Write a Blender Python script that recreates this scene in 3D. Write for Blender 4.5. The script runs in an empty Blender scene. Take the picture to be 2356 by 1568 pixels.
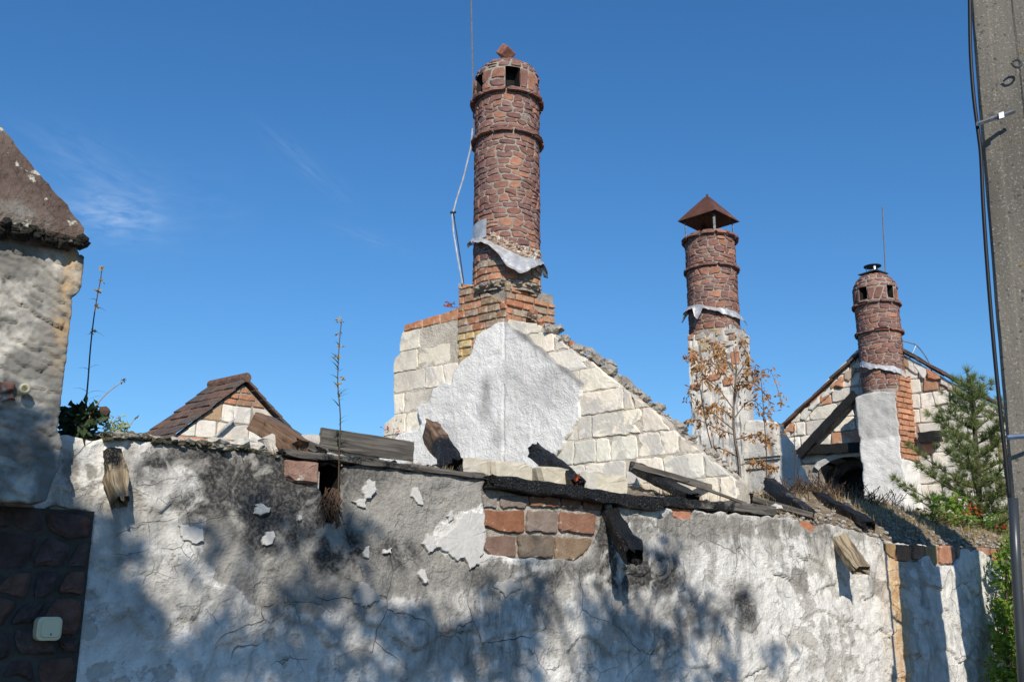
import bpy, math, random
import numpy as np
from mathutils import Vector, Matrix
from math import sin, cos, radians, pi, sqrt, atan2, tan

random.seed(7)
rng = np.random.default_rng(7)
scene = bpy.context.scene
col = scene.collection

# ------------------------------------------------------------------ camera, sky, sun, exposure
FPX, PITCH, EYE = 2300.0, radians(15.3), 1.6          # focal length in units of 1/2356 of the picture width
CP, SP = cos(PITCH), sin(PITCH)
cam = bpy.data.cameras.new('camera'); camo = bpy.data.objects.new('camera', cam); col.objects.link(camo)
cam.sensor_width = 36.0; cam.lens = FPX / 2356.0 * 36.0; cam.clip_end = 5000; cam.clip_start = 0.05
camo.location = (0, 0, EYE); camo.rotation_euler = (pi / 2 + PITCH, 0, 0)
scene.camera = camo

SUN_EL, SUN_AZ = radians(33), radians(8)               # azimuth measured from straight behind the camera, to the right
TOSUN = Vector((sin(SUN_AZ) * cos(SUN_EL), -cos(SUN_AZ) * cos(SUN_EL), sin(SUN_EL)))
world = bpy.data.worlds.new('World'); scene.world = world; world.use_nodes = True
wt = world.node_tree; wt.nodes.clear()
w_out = wt.nodes.new('ShaderNodeOutputWorld'); w_bg = wt.nodes.new('ShaderNodeBackground')
w_sky = wt.nodes.new('ShaderNodeTexSky'); w_sky.sky_type = 'NISHITA'; w_sky.sun_disc = False
w_sky.sun_elevation = SUN_EL; w_sky.sun_rotation = pi - SUN_AZ
w_sky.altitude = 200; w_sky.air_density = 1.3; w_sky.dust_density = 0.0; w_sky.ozone_density = 8.5
w_hs = wt.nodes.new('ShaderNodeHueSaturation'); w_hs.inputs['Saturation'].default_value = 1.12; wt.links.new(w_sky.outputs['Color'], w_hs.inputs['Color'])
w_bg.inputs['Strength'].default_value = 0.128
# thin cirrus wisps
w_tc = wt.nodes.new('ShaderNodeTexCoord')
def wisp(direction, rad, stretch, rot):
    d = Vector(direction).normalized()
    right = d.cross(Vector((0, 0, 1))).normalized(); upv = right.cross(d)
    a = right * cos(rot) + upv * sin(rot); b = upv * cos(rot) - right * sin(rot)
    def dot(v):
        n = wt.nodes.new('ShaderNodeVectorMath'); n.operation = 'DOT_PRODUCT'
        wt.links.new(w_tc.outputs['Generated'], n.inputs[0]); n.inputs[1].default_value = v; return n.outputs['Value']
    def m(op, x, y):
        n = wt.nodes.new('ShaderNodeMath'); n.operation = op
        for i, k in enumerate((x, y)):
            if isinstance(k, (int, float)): n.inputs[i].default_value = k
            else: wt.links.new(k, n.inputs[i])
        return n.outputs[0]
    x = m('DIVIDE', dot(a), rad); y = m('DIVIDE', dot(b), rad * stretch)
    r2 = m('ADD', m('MULTIPLY', x, x), m('MULTIPLY', y, y))
    g = m('POWER', 2.718, m('MULTIPLY', r2, -1.0))
    cx = wt.nodes.new('ShaderNodeCombineXYZ')
    wt.links.new(m('MULTIPLY', x, 0.9), cx.inputs[0]); wt.links.new(m('MULTIPLY', y, 1.6), cx.inputs[1])
    nz = wt.nodes.new('ShaderNodeTexNoise'); nz.inputs['Scale'].default_value = 1.6; nz.inputs['Detail'].default_value = 6
    nz.inputs['Distortion'].default_value = 0.6; nz.inputs['Roughness'].default_value = 0.55
    wt.links.new(cx.outputs[0], nz.inputs['Vector'])
    t = m('MAXIMUM', m('MULTIPLY', m('SUBTRACT', nz.outputs['Fac'], 0.36), 2.6), 0.0)
    return m('MULTIPLY', g, t)

# ------------------------------------------------------------------ photo geometry helpers
def ray(px, py):
    u = (px - 1178) / FPX; v = (784 - py) / FPX
    return Vector((u, CP - v * SP, SP + v * CP))
class Plane:
    """vertical wall plane: s runs along it, z is up, d is out of it"""
    def __init__(self, O, D, N):
        self.O = Vector(O); self.D = Vector(D).normalized(); self.N = Vector(N).normalized()
    def hit(self, px, py, d=0.0):
        r = ray(px, py); t = (self.O.dot(self.N) + d) / (r.x * self.N.x + r.y * self.N.y)
        p = Vector((r.x * t, r.y * t)) - self.O
        return p.dot(self.D), EYE + r.z * t
    def at(self, px, py, d=0.0):
        s, z = self.hit(px, py, d); return self.P(s, z, d)
    def P(self, s, z, d=0.0):
        q = self.O + self.D * s + self.N * d
        return Vector((q.x, q.y, z))
    def poly(self, pts, d=0.0): return [self.hit(x, y, d) for x, y in pts]
def at_depth(px, py, Y):
    r = ray(px, py); t = Y / r.y
    return Vector((r.x * t, Y, EYE + r.z * t))
A2, B2 = Vector((.8, .6)), Vector((-.8, .6))
NA, NB = Vector((.6, -.8)), Vector((-.6, -.8))
WALL = Plane((.18, 6.0), A2, NA)
GAB = Plane((1.70, 7.21), B2, NB)

ws = None
for (px, py, rad, st, rot, amp) in ((262, 495, .036, .55, .05, .30), (215, 395, .06, .45, -.35, .09), (700, 375, .045, .22, -.62, .07),
                                    (850, 548, .035, .2, -.25, .06), (330, 480, .08, .5, .1, .05)):
    r = ray(px, py)
    g = wisp(r, rad, st, rot)
    mm = wt.nodes.new('ShaderNodeMath'); mm.operation = 'MULTIPLY'; wt.links.new(g, mm.inputs[0]); mm.inputs[1].default_value = amp
    if ws is None: ws = mm.outputs[0]
    else:
        ad = wt.nodes.new('ShaderNodeMath'); ad.operation = 'ADD'; wt.links.new(ws, ad.inputs[0]); wt.links.new(mm.outputs[0], ad.inputs[1]); ws = ad.outputs[0]
w_mix = wt.nodes.new('ShaderNodeMixRGB'); w_mix.inputs['Color2'].default_value = (7.5, 8.2, 9.0, 1)
wt.links.new(ws, w_mix.inputs['Fac']); wt.links.new(w_hs.outputs['Color'], w_mix.inputs['Color1'])
wt.links.new(w_mix.outputs['Color'], w_bg.inputs['Color']); wt.links.new(w_bg.outputs[0], w_out.inputs[0])

sun = bpy.data.lights.new('sun', 'SUN'); sun.energy = 4.9; sun.angle = radians(0.5); sun.color = (1.0, 0.92, 0.80)
suno = bpy.data.objects.new('sun', sun); col.objects.link(suno)
suno.rotation_euler = TOSUN.to_track_quat('Z', 'Y').to_euler(); suno.location = (3, -12, 14)
scene.cycles.max_bounces = 6; scene.cycles.diffuse_bounces = 3; scene.cycles.glossy_bounces = 2
vs = scene.view_settings; vs.view_transform = 'Standard'; vs.look = 'None'; vs.gamma = 1.0; vs.exposure = 0.0; vs.use_curve_mapping = False

# ------------------------------------------------------------------ noise
def _h(ix, iy, seed):
    h = (ix.astype(np.int64) * 374761393 + iy.astype(np.int64) * 668265263 + seed * 1442695041) & 0x7fffffff
    h = ((h ^ (h >> 13)) * 1274126177) & 0x7fffffff
    return ((h ^ (h >> 16)) & 0xffff) / 65535.0
def vnoise(x, y, seed=0):
    x = np.asarray(x, float); y = np.asarray(y, float)
    ix = np.floor(x); iy = np.floor(y); fx = x - ix; fy = y - iy
    fx = fx * fx * (3 - 2 * fx); fy = fy * fy * (3 - 2 * fy)
    a = _h(ix, iy, seed); b = _h(ix + 1, iy, seed); c = _h(ix, iy + 1, seed); d = _h(ix + 1, iy + 1, seed)
    return (a + (b - a) * fx) * (1 - fy) + (c + (d - c) * fx) * fy
def fbm(x, y, seed=0, oct=4):
    t = 0; a = .5; f = 1.0
    for i in range(oct):
        t = t + a * vnoise(np.asarray(x) * f, np.asarray(y) * f, seed + i * 17); a *= .5; f *= 2.03
    return t / (1 - .5 ** oct)
def _hs(ix, iy, seed):
    h = (ix * 374761393 + iy * 668265263 + seed * 1442695041) & 0x7fffffff
    h = ((h ^ (h >> 13)) * 1274126177) & 0x7fffffff
    return ((h ^ (h >> 16)) & 0xffff) / 65535.0
def n1(x, y=0.0, seed=0, oct=3):
    t = 0.0; a = .5; f = 1.0
    for i in range(oct):
        X, Y = x * f, y * f; ix, iy = math.floor(X), math.floor(Y); fx, fy = X - ix, Y - iy; sd = seed + i * 17
        fx = fx * fx * (3 - 2 * fx); fy = fy * fy * (3 - 2 * fy)
        p = _hs(ix, iy, sd); q = _hs(ix + 1, iy, sd); r = _hs(ix, iy + 1, sd); w = _hs(ix + 1, iy + 1, sd)
        t += a * ((p + (q - p) * fx) * (1 - fy) + (r + (w - r) * fx) * fy); a *= .5; f *= 2.03
    return t / (1 - .5 ** oct) - .5
def vor(x, y, seed=0):
    ix = np.floor(x); iy = np.floor(y); best = np.full(x.shape, 9.0); by = np.zeros(x.shape); bid = np.zeros(x.shape)
    for dx in (-1, 0, 1):
        for dy in (-1, 0, 1):
            cx = ix + dx; cy = iy + dy; qx = cx + .15 + .7 * _h(cx, cy, seed); qy = cy + .15 + .7 * _h(cx, cy, seed + 5)
            d = np.hypot(x - qx, y - qy); m = d < best; best = np.where(m, d, best); by = np.where(m, y - qy, by); bid = np.where(m, _h(cx, cy, seed + 9), bid)
    return best, by, bid
def inside(poly, x, y):
    res = np.zeros(np.shape(x), bool); n = len(poly)
    for i in range(n):
        x1, y1 = poly[i]; x2, y2 = poly[(i + 1) % n]
        if y1 == y2: continue
        cnd = (y1 > y) != (y2 > y)
        res ^= cnd & (x < (x2 - x1) * (y - y1) / (y2 - y1) + x1)
    return res

# ------------------------------------------------------------------ materials
class NT:
    def __init__(self, name):
        self.m = bpy.data.materials.new(name); self.m.use_nodes = True
        self.t = self.m.node_tree; self.b = self.t.nodes['Principled BSDF']
        self.co = self.t.nodes.new('ShaderNodeTexCoord').outputs['Object']
    def L(self, a, b): self.t.links.new(a, b)
    def set(self, sock, v):
        if isinstance(v, (int, float)): sock.default_value = v
        elif isinstance(v, (tuple, list)): sock.default_value = tuple(v) + ((1,) if len(v) == 3 and sock.type == 'RGBA' else ())
        else: self.L(v, sock)
    def scale(self, v, vec=None):
        n = self.t.nodes.new('ShaderNodeVectorMath'); n.operation = 'MULTIPLY'; self.L(vec or self.co, n.inputs[0]); n.inputs[1].default_value = v; return n.outputs[0]
    def noise(self, sc, det=4, vec=None, dist=0.0, rough=.55):
        n = self.t.nodes.new('ShaderNodeTexNoise'); self.L(vec or self.co, n.inputs['Vector'])
        n.inputs['Scale'].default_value = sc; n.inputs['Detail'].default_value = det; n.inputs['Distortion'].default_value = dist; n.inputs['Roughness'].default_value = rough
        return n.outputs['Fac']
    def voro(self, sc, feat='F1', vec=None, out='Distance', rnd=1.0):
        n = self.t.nodes.new('ShaderNodeTexVoronoi'); n.feature = feat; self.L(vec or self.co, n.inputs['Vector']); n.inputs['Scale'].default_value = sc
        n.inputs['Randomness'].default_value = rnd
        return n.outputs[out]
    def warp(self, amt, sc):
        n = self.t.nodes.new('ShaderNodeTexNoise'); self.L(self.co, n.inputs['Vector']); n.inputs['Scale'].default_value = sc; n.inputs['Detail'].default_value = 3
        a = self.t.nodes.new('ShaderNodeVectorMath'); a.operation = 'MULTIPLY_ADD'; self.L(n.outputs['Color'], a.inputs[0]); a.inputs[1].default_value = (amt,) * 3; self.L(self.co, a.inputs[2])
        return a.outputs[0]
    def ramp(self, f, lo, hi, a=0.0, b=1.0):
        n = self.t.nodes.new('ShaderNodeMapRange'); n.interpolation_type = 'SMOOTHSTEP'; self.L(f, n.inputs[0])
        n.inputs[1].default_value = lo; n.inputs[2].default_value = hi; n.inputs[3].default_value = a; n.inputs[4].default_value = b
        return n.outputs[0]
    def math(self, op, a, b=0.0):
        n = self.t.nodes.new('ShaderNodeMath'); n.operation = op; self.set(n.inputs[0], a); self.set(n.inputs[1], b); return n.outputs[0]
    def mix(self, f, a, b, mode='MIX'):
        n = self.t.nodes.new('ShaderNodeMixRGB'); n.blend_type = mode; self.set(n.inputs[0], f); self.set(n.inputs[1], a); self.set(n.inputs[2], b); return n.outputs[0]
    def attr(self, name):
        n = self.t.nodes.new('ShaderNodeAttribute'); n.attribute_name = name; return n.outputs['Fac']
    def oinfo(self, o):
        n = self.t.nodes.new('ShaderNodeObjectInfo'); return n.outputs[o]
    def bump(self, h, strength, dist):
        k = self.math('MULTIPLY', h, strength * dist)
        self.hh = k if getattr(self, 'hh', None) is None else self.math('ADD', self.hh, k)
    def done(self, c, rough=.9, metal=0.0, spec=.25):
        self.set(self.b.inputs['Base Color'], c); self.set(self.b.inputs['Roughness'], rough); self.b.inputs['Metallic'].default_value = metal
        self.b.inputs['Specular IOR Level'].default_value = spec
        if getattr(self, 'hh', None) is not None:
            n = self.t.nodes.new('ShaderNodeBump'); n.inputs['Strength'].default_value = 1.0; n.inputs['Distance'].default_value = 1.0
            self.L(self.hh, n.inputs['Height']); self.L(n.outputs[0], self.b.inputs['Normal'])
        return self.m

def mat_rock(name, color=None, dark=(.5, .5, .5), vs_=9, bs=70, bstr=.6, bdist=.01, spot=None, spot_s=14, spot_t=.62, rough=.92, dirt=None, dirt_s=5, smear=None):
    n = NT(name); base = color if color else n.oinfo('Color')
    f = n.ramp(n.noise(vs_, 6), .3, .72)
    c = n.mix(f, n.mix(1.0, base, dark, 'MULTIPLY'), base)
    c = n.mix(n.ramp(n.noise(bs * .7, 3), .35, .75, 0, .35), c, n.mix(1.0, base, (1.25, 1.22, 1.2), 'MULTIPLY'))
    if dirt: c = n.mix(n.ramp(n.noise(dirt_s, 5, dist=.4), .53, .74, 0, .7), c, dirt)
    if spot: c = n.mix(n.ramp(n.noise(spot_s, 4), spot_t, spot_t + .06), c, spot)
    if smear:                                       # mortar and smoke smeared across the joints, so in world space
        gp_ = n.t.nodes.new('ShaderNodeNewGeometry').outputs['Position']
        c = n.mix(n.ramp(n.noise(3.2, 7, vec=gp_, dist=.4, rough=.6), .51, .55, 0, .8), c, smear)
        c = n.mix(n.ramp(n.noise(1.3, 6, vec=gp_, dist=.8), .55, .75, 0, .55), c, (.30, .28, .25))
    n.bump(n.noise(bs, 5), bstr, bdist); n.bump(n.noise(bs * .22, 4), bstr, bdist * 2)
    return n.done(c, rough)
M = {}
M['stone'] = mat_rock('red_andesite', None, (.62, .55, .55), 11, 90, .7, .006, spot=(.33, .30, .27), spot_s=17, spot_t=.66)
M['creammortar'] = mat_rock('cream_mortar', (.56, .51, .43), (.7, .68, .65), 8, 60, .9, .01)
M['mortar'] = mat_rock('grey_mortar', (.36, .325, .28), (.6, .6, .6), 8, 60, .9, .01)
M['block'] = mat_rock('limestone_block', None, (.90, .87, .82), 5, 40, .6, .008, dirt=(.46, .43, .385), dirt_s=2.2, smear=(.52, .495, .45))
M['brick'] = mat_rock('fired_brick', None, (.72, .66, .62), 12, 80, .8, .006, spot=(.46, .43, .38), spot_s=13, spot_t=.60)
M['rubble'] = mat_rock('rubble', (.44, .41, .36), (.5, .48, .46), 10, 50, 1.0, .015, spot=(.16, .15, .13), spot_s=12, spot_t=.58)
M['soot'] = mat_rock('soot', (.018, .017, .016), (.6, .6, .6), 10, 40, .4, .01)
M['darkstone'] = mat_rock('dark_purple_stone', None, (.55, .5, .5), 8, 40, .9, .012, spot=(.22, .18, .16), spot_s=9, spot_t=.66, rough=.75)
M['darkmortar'] = mat_rock('dark_mortar', (.075, .07, .063), (.6, .6, .6), 6, 40, .9, .015)  # even dark tone for the joints of the pier base
M['tile'] = mat_rock('roof_tile', None, (.55, .5, .48), 9, 50, .9, .01, spot=(.42, .41, .33), spot_s=20, spot_t=.66)
M['moss'] = mat_rock('mossy_ledge', (.11, .10, .075), (.5, .55, .4), 12, 60, 1.0, .02, spot=(.33, .31, .27), spot_s=16, spot_t=.56)
M['bank'] = mat_rock('dry_debris', (.25, .20, .14), (.5, .45, .4), 7, 40, 1.0, .02, spot=(.42, .38, .31), spot_s=11, spot_t=.6)

def mat_shaft():                                   # grey-white weathered cement render
    n = NT('weathered_render')
    c = n.mix(n.ramp(n.noise(2.2, 5, dist=.5), .4, .62), (.40, .395, .38), (.66, .63, .57))
    c = n.mix(n.ramp(n.noise(7, 5), .55, .75, 0, .6), c, (.34, .33, .31))
    c = n.mix(n.ramp(n.noise(30, 4), .4, .7, 0, .25), c, (.75, .72, .66))
    n.bump(n.noise(35, 6), .7, .012); n.bump(n.noise(9, 3), .5, .02)
    return n.done(c, .93)
M['render'] = mat_shaft()

def mat_slab():                                    # white rough-cast plaster
    n = NT('white_roughcast')
    c = n.mix(n.ramp(n.noise(3.5, 5, dist=.3), .35, .65), (.68, .665, .63), (.80, .785, .75))
    c = n.mix(n.ramp(n.noise(1.6, 4, dist=.8), .58, .70, 0, .6), c, (.50, .48, .45))
    st = n.noise(6, 4, vec=n.scale((1, 1, .22)))
    c = n.mix(n.ramp(st, .56, .75, 0, .4), c, (.50, .49, .46))
    e = n.noise(24, 5, dist=1.6)
    c = n.mix(n.ramp(n.math('ABSOLUTE', n.math('SUBTRACT', e, .5)), .0, .035, .30, 0), c, (.36, .34, .31))
    c = n.mix(n.attr('rim'), c, (.26, .25, .24))
    n.bump(n.noise(70, 5), .5, .008); n.bump(e, .5, .02)
    return n.done(c, .93)
M['slab'] = mat_slab()

def mat_scales():                                  # thrown 'fish-scale' stucco of the gate pier
    n = NT('thrown_stucco')
    c = n.mix(n.ramp(n.noise(4.5, 5, dist=.6), .40, .60), (.17, .165, .15), (.50, .475, .425))
    c = n.mix(n.ramp(n.noise(9, 4), .45, .68, 0, .7), c, (.20, .19, .17))
    c = n.mix(n.math('MULTIPLY', n.attr('rust'), n.ramp(n.noise(10, 4), .35, .6)), c, (.50, .33, .16))
    w = n.warp(.10, 9)
    n.bump(n.noise(60, 4), .6, .008)
    return n.done(c, .93)
M['scales'] = mat_scales()

def mat_wall():
    n = NT('old_wall_plaster')
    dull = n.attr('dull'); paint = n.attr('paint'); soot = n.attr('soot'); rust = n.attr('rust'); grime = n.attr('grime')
    f1 = n.noise(3.0, 6, dist=.5); f2 = n.noise(14, 5); f3 = n.noise(60, 4)
    grey = n.mix(n.ramp(f1, .35, .65), (.235, .222, .20), (.38, .36, .32))
    grey = n.mix(n.ramp(f3, .4, .7, 0, .35), grey, (.46, .43, .385))
    white = n.mix(n.ramp(f2, .38, .62), (.66, .64, .60), (.80, .78, .735))
    pm = n.ramp(n.math('ADD', paint, n.math('MULTIPLY', n.math('SUBTRACT', f2, .5), .55)), .44, .54)
    lay = n.noise(3.4, 9, dist=.35, rough=.62)
    white = n.mix(n.ramp(lay, .425, .445), (.52, .495, .45), white)
    white = n.mix(n.ramp(n.noise(5.5, 8, dist=.2, rough=.6), .64, .655, 0, .7), white, (.40, .39, .37))
    c = n.mix(pm, grey, white)
    cloud = n.noise(2.1, 6, dist=1.2)
    c = n.mix(n.ramp(cloud, .50, .68, 0, .7), c, (.35, .335, .31))
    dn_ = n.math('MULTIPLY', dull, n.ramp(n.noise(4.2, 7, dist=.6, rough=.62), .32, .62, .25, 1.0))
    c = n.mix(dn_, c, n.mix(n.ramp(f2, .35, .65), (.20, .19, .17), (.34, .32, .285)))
    # trowel swirls, dirt held in the ridges
    w = n.warp(.35, 3.2)
    sw = n.noise(9, 4, vec=n.scale((1, 1, .33), w), dist=.4)
    c = n.mix(n.ramp(sw, .54, .72, 0, .65), c, (.235, .222, .20))
    # vertical run-off streaks
    st = n.noise(13, 7, vec=n.scale((1, 1, .22), n.warp(.06, 7)), rough=.68, dist=.3)
    c = n.mix(n.math('MULTIPLY', n.ramp(st, .44, .70, 0, .8), grime), c, (.13, .125, .115))
    # soot from the fire
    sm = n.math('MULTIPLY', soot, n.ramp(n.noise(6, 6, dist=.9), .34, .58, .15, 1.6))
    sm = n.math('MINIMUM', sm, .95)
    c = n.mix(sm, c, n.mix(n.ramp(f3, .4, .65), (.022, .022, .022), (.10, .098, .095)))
    rm = n.math('MULTIPLY', rust, n.ramp(f2, .3, .55, .45, 1.0))
    c = n.mix(rm, c, n.mix(n.ramp(n.noise(8, 4), .4, .6), (.68, .45, .19), (.48, .28, .12)))
    # cracks
    wc = n.warp(.22, 3.0)
    cr = n.voro(2.3, 'DISTANCE_TO_EDGE', vec=wc)
    cr2 = n.voro(5.5, 'DISTANCE_TO_EDGE', vec=n.warp(.12, 6))
    cm = n.math('MULTIPLY', n.ramp(cr, .0015, .006, 1, 0), n.ramp(n.noise(1.7, 3), .5, .6))
    cm2 = n.math('MULTIPLY', n.ramp(cr2, .003, .010, 1, 0), n.ramp(n.noise(2.6, 3), .54, .64, 0, .7))
    ca = n.math('MAXIMUM', cm, cm2)
    c = n.mix(n.math('MULTIPLY', ca, .68), c, (.085, .08, .07))
    n.bump(f3, .8, .013); n.bump(n.ramp(lay, .42, .45), .6, .006); n.bump(n.math('SUBTRACT', 1.0, ca), .9, .012); n.bump(f2, .8, .018)
    return n.done(c, .93)
M['wall'] = mat_wall()

def mat_wood(name, c1, c2, axis_scale=(1, 1, 1), char=0.0, gl=.9):
    n = NT(name)
    g = n.attr('grain')
    f = n.noise(10, 5); f2 = n.noise(70, 4)
    gr = n.t.nodes.new('ShaderNodeAttribute'); gr.attribute_name = 'wuv'
    gv = n.scale((3.5, 55, 55), gr.outputs['Vector'])
    k = n.noise(1.0, 5, vec=gv, dist=.5)
    c = n.mix(n.ramp(k, .35, .65), c1, c2)
    c = n.mix(n.ramp(f, .5, .7, 0, .4), c, tuple(x * .45 for x in c1))
    cv = n.attr('char')
    ck = n.voro(62, 'DISTANCE_TO_EDGE', vec=n.scale((1.0, 1.6, 1.0), gr.outputs['Vector']))
    cc = n.mix(n.ramp(ck, .02, .2), (.008, .008, .008), (.024, .024, .024))
    cm = n.ramp(n.math('ADD', cv, n.math('MULTIPLY', n.math('SUBTRACT', f, .5), .9)), .4, .6)
    c = n.mix(cm, c, cc)
    n.bump(k, .6, .008); n.bump(n.math('MULTIPLY', n.ramp(ck, 0, .2), cm), .8, .010)
    r = n.math('SUBTRACT', gl, n.math('MULTIPLY', cm, .42))
    return n.done(c, r, spec=.35)
M['wood'] = mat_wood('weathered_wood', (.062, .056, .049), (.15, .135, .118))
M['brownwood'] = mat_wood('brown_wood', (.10, .055, .032), (.21, .135, .09))
M['rotwood'] = mat_wood('rotten_wood', (.10, .075, .05), (.36, .29, .19))

def mat_metal(name, c, rough=.35, metal=.9, var=.3):
    n = NT(name)
    f = n.noise(14, 5)
    cc = n.mix(n.ramp(f, .35, .7), tuple(x * (1 - var) for x in c), c)
    n.bump(n.noise(9, 3), .25, .01)
    return n.done(cc, n.ramp(n.noise(25, 3), .3, .7, rough, rough + .2), metal, .5)
M['zinc'] = mat_metal('zinc_sheet', (.74, .73, .71), .36, .55)
M['steel'] = mat_metal('galvanised_steel', (.5, .52, .55), .35, .9)
M['bluesteel'] = mat_metal('blue_steel_strap', (.28, .40, .62), .4, .6)
M['rust'] = mat_rock('rusty_sheet', (.135, .062, .040), (.65, .6, .6), 5, 40, .2, .004, spot=(.20, .09, .05), spot_s=6, spot_t=.6, rough=.6)
M['darksteel'] = mat_metal('dark_steel', (.10, .11, .115), .45, .7)
M['rubber'] = NT('black_cable').done((.012, .012, .014), .5)
M['plastic'] = NT('cream_plastic').done((.62, .57, .38), .38, spec=.5)
def mat_pole():
    n = NT('pole_concrete')
    c = n.mix(n.ramp(n.noise(3, 5, vec=n.scale((1, 1, .2))), .35, .65), (.105, .097, .083), (.17, .158, .135))
    c = n.mix(n.ramp(n.noise(60, 3), .58, .67, 0, .55), c, (.36, .35, .32))
    c = n.mix(n.ramp(n.noise(9, 4), .63, .70, 0, .6), c, (.20, .14, .06))
    c = n.mix(n.ramp(n.noise(30, 3), .30, .40, .75, 0), c, (.045, .043, .038))
    n.bump(n.noise(70, 4), .7, .008); n.bump(n.noise(6, 3, vec=n.scale((3, 3, .15))), .5, .01)
    return n.done(c, .9)
M['pole'] = mat_pole()
def mat_leaf(name, c1, c2, trans=.35, sc=6):
    n = NT(name)
    c = n.mix(n.ramp(n.noise(sc, 4), .38, .62), c1, c2)
    c = n.mix(n.ramp(n.noise(90, 2), .3, .7, 0, .5), c, tuple(x * .55 for x in c1))
    n.b.inputs['Transmission Weight'].default_value = 0
    m = n.done(c, .6, spec=.3)
    tr = n.t.nodes.new('ShaderNodeBsdfTranslucent'); n.L(c, tr.inputs[0])
    mx = n.t.nodes.new('ShaderNodeMixShader'); mx.inputs[0].default_value = trans
    out = n.t.nodes['Material Output']; n.L(n.b.outputs[0], mx.inputs[1]); n.L(tr.outputs[0], mx.inputs[2]); n.L(mx.outputs[0], out.inputs[0])
    return m
M['pine'] = mat_leaf('pine_needles', (.20, .26, .08), (.38, .43, .16), .5)
M['green'] = mat_leaf('green_leaves', (.12, .25, .03), (.30, .42, .06), .45)
M['darkgreen'] = mat_leaf('dark_leaves', (.02, .045, .018), (.05, .08, .03), .2)
M['dead'] = mat_leaf('dead_leaves', (.50, .24, .08), (.68, .40, .16), .4, 9)
M['redleaf'] = mat_leaf('red_leaves', (.45, .06, .02), (.62, .16, .04), .3)
M['straw'] = mat_leaf('dry_grass', (.42, .31, .14), (.58, .46, .24), .3)
M['stem'] = mat_rock('brown_stem', (.10, .065, .045), (.6, .6, .6), 20, 80, .3, .002)
M['greystem'] = mat_rock('grey_stem', (.20, .17, .14), (.6, .6, .6), 20, 80, .3, .002)
M['yellow'] = mat_leaf('yellow_flowers', (.55, .38, .03), (.45, .25, .08), .2)
M['silver'] = mat_leaf('silver_leaves', (.42, .50, .26), (.58, .62, .40), .3)
M['ground'] = mat_rock('street_ground', (.075, .072, .066), (.6, .6, .6), 2, 20, .6, .02)
M['bark'] = mat_rock('bark', (.09, .075, .06), (.5, .5, .5), 9, 40, 1, .02)

# ------------------------------------------------------------------ object helpers
WLOC = {}
def thing(name, loc, label, cat, group=None):
    o = bpy.data.objects.new(name, None); o.empty_display_size = .1; col.objects.link(o); o.location = loc
    WLOC[o] = Vector(loc); o['label'] = label; o['category'] = cat
    if group: o['group'] = group
    return o
def tag(o, label=None, cat=None, group=None, kind=None):
    if label: o['label'] = label
    if cat: o['category'] = cat
    if group: o['group'] = group
    if kind: o['kind'] = kind
    return o
def mk(name, verts, faces, mat, parent=None, smooth=False, color=None, attrs=None, origin=None):
    v = np.asarray([tuple(p) for p in verts] if not isinstance(verts, np.ndarray) else verts, float)
    if origin is None:
        lo, hi = v.min(0), v.max(0); origin = Vector(((lo[0] + hi[0]) / 2, (lo[1] + hi[1]) / 2, lo[2]))
    me = bpy.data.meshes.new(name)
    me.from_pydata((v - np.array(origin)).tolist(), [], faces if isinstance(faces, list) else faces.tolist())
    if smooth: me.polygons.foreach_set('use_smooth', [True] * len(me.polygons))
    for k, (typ, arr) in (attrs or {}).items():
        a = me.attributes.new(k, typ, 'POINT')
        a.data.foreach_set('vector' if typ == 'FLOAT_VECTOR' else 'value', np.asarray(arr, float).ravel())
    me.materials.append(M[mat] if isinstance(mat, str) else mat)
    o = bpy.data.objects.new(name, me); col.objects.link(o)
    if parent: o.parent = parent
    o.location = Vector(origin) - (WLOC[parent] if parent else Vector((0, 0, 0)))
    WLOC[o] = Vector(origin)
    if color: o.color = tuple(color) + (1,)
    return o
class MB:
    def __init__(self): self.v = []; self.f = []
    def add(self, v, f):
        b = len(self.v); self.v += [tuple(p) for p in v]; self.f += [tuple(i + b for i in q) for q in f]
    def build(self, name, mat, parent=None, **k): return mk(name, self.v, self.f, mat, parent, **k)
def box_vf(c, ax, ay, az):
    c = Vector(c); v = [c + ax * i + ay * j + az * k for k in (-1, 1) for j in (-1, 1) for i in (-1, 1)]
    return v, [(0, 2, 3, 1), (4, 5, 7, 6), (0, 1, 5, 4), (2, 6, 7, 3), (0, 4, 6, 2), (1, 3, 7, 5)]
def tube_vf(pts, rad, n=6, cap=True):
    pts = [Vector(p) for p in pts]; v = []; f = []
    rad = rad if isinstance(rad, (list, tuple)) else [rad] * len(pts)
    ref = None
    for i, p in enumerate(pts):
        t = (pts[min(i + 1, len(pts) - 1)] - pts[max(i - 1, 0)]).normalized()
        if ref is None: ref = Vector((0, 0, 1)) if abs(t.z) < .9 else Vector((1, 0, 0))
        a = t.cross(ref).normalized(); b = a.cross(t).normalized(); ref = b
        for k in range(n):
            q = 2 * pi * k / n; v.append(p + (a * cos(q) + b * sin(q)) * rad[i])
    for i in range(len(pts) - 1):
        for k in range(n):
            k2 = (k + 1) % n; f.append((i * n + k, i * n + k2, (i + 1) * n + k2, (i + 1) * n + k))
    if cap: f.append(tuple(range(n))[::-1]); f.append(tuple((len(pts) - 1) * n + k for k in range(n)))
    return v, f
def smooth_pts(pts, n=4):
    pts = [Vector(p) for p in pts]; out = []
    for i in range(len(pts) - 1):
        p0, p1, p2, p3 = pts[max(i - 1, 0)], pts[i], pts[i + 1], pts[min(i + 2, len(pts) - 1)]
        for k in range(n):
            t = k / n
            out.append(.5 * ((2 * p1) + (p2 - p0) * t + (2 * p0 - 5 * p1 + 4 * p2 - p3) * t * t + (3 * p1 - p0 - 3 * p2 + p3) * t ** 3))
    return out + [pts[-1]]

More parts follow.
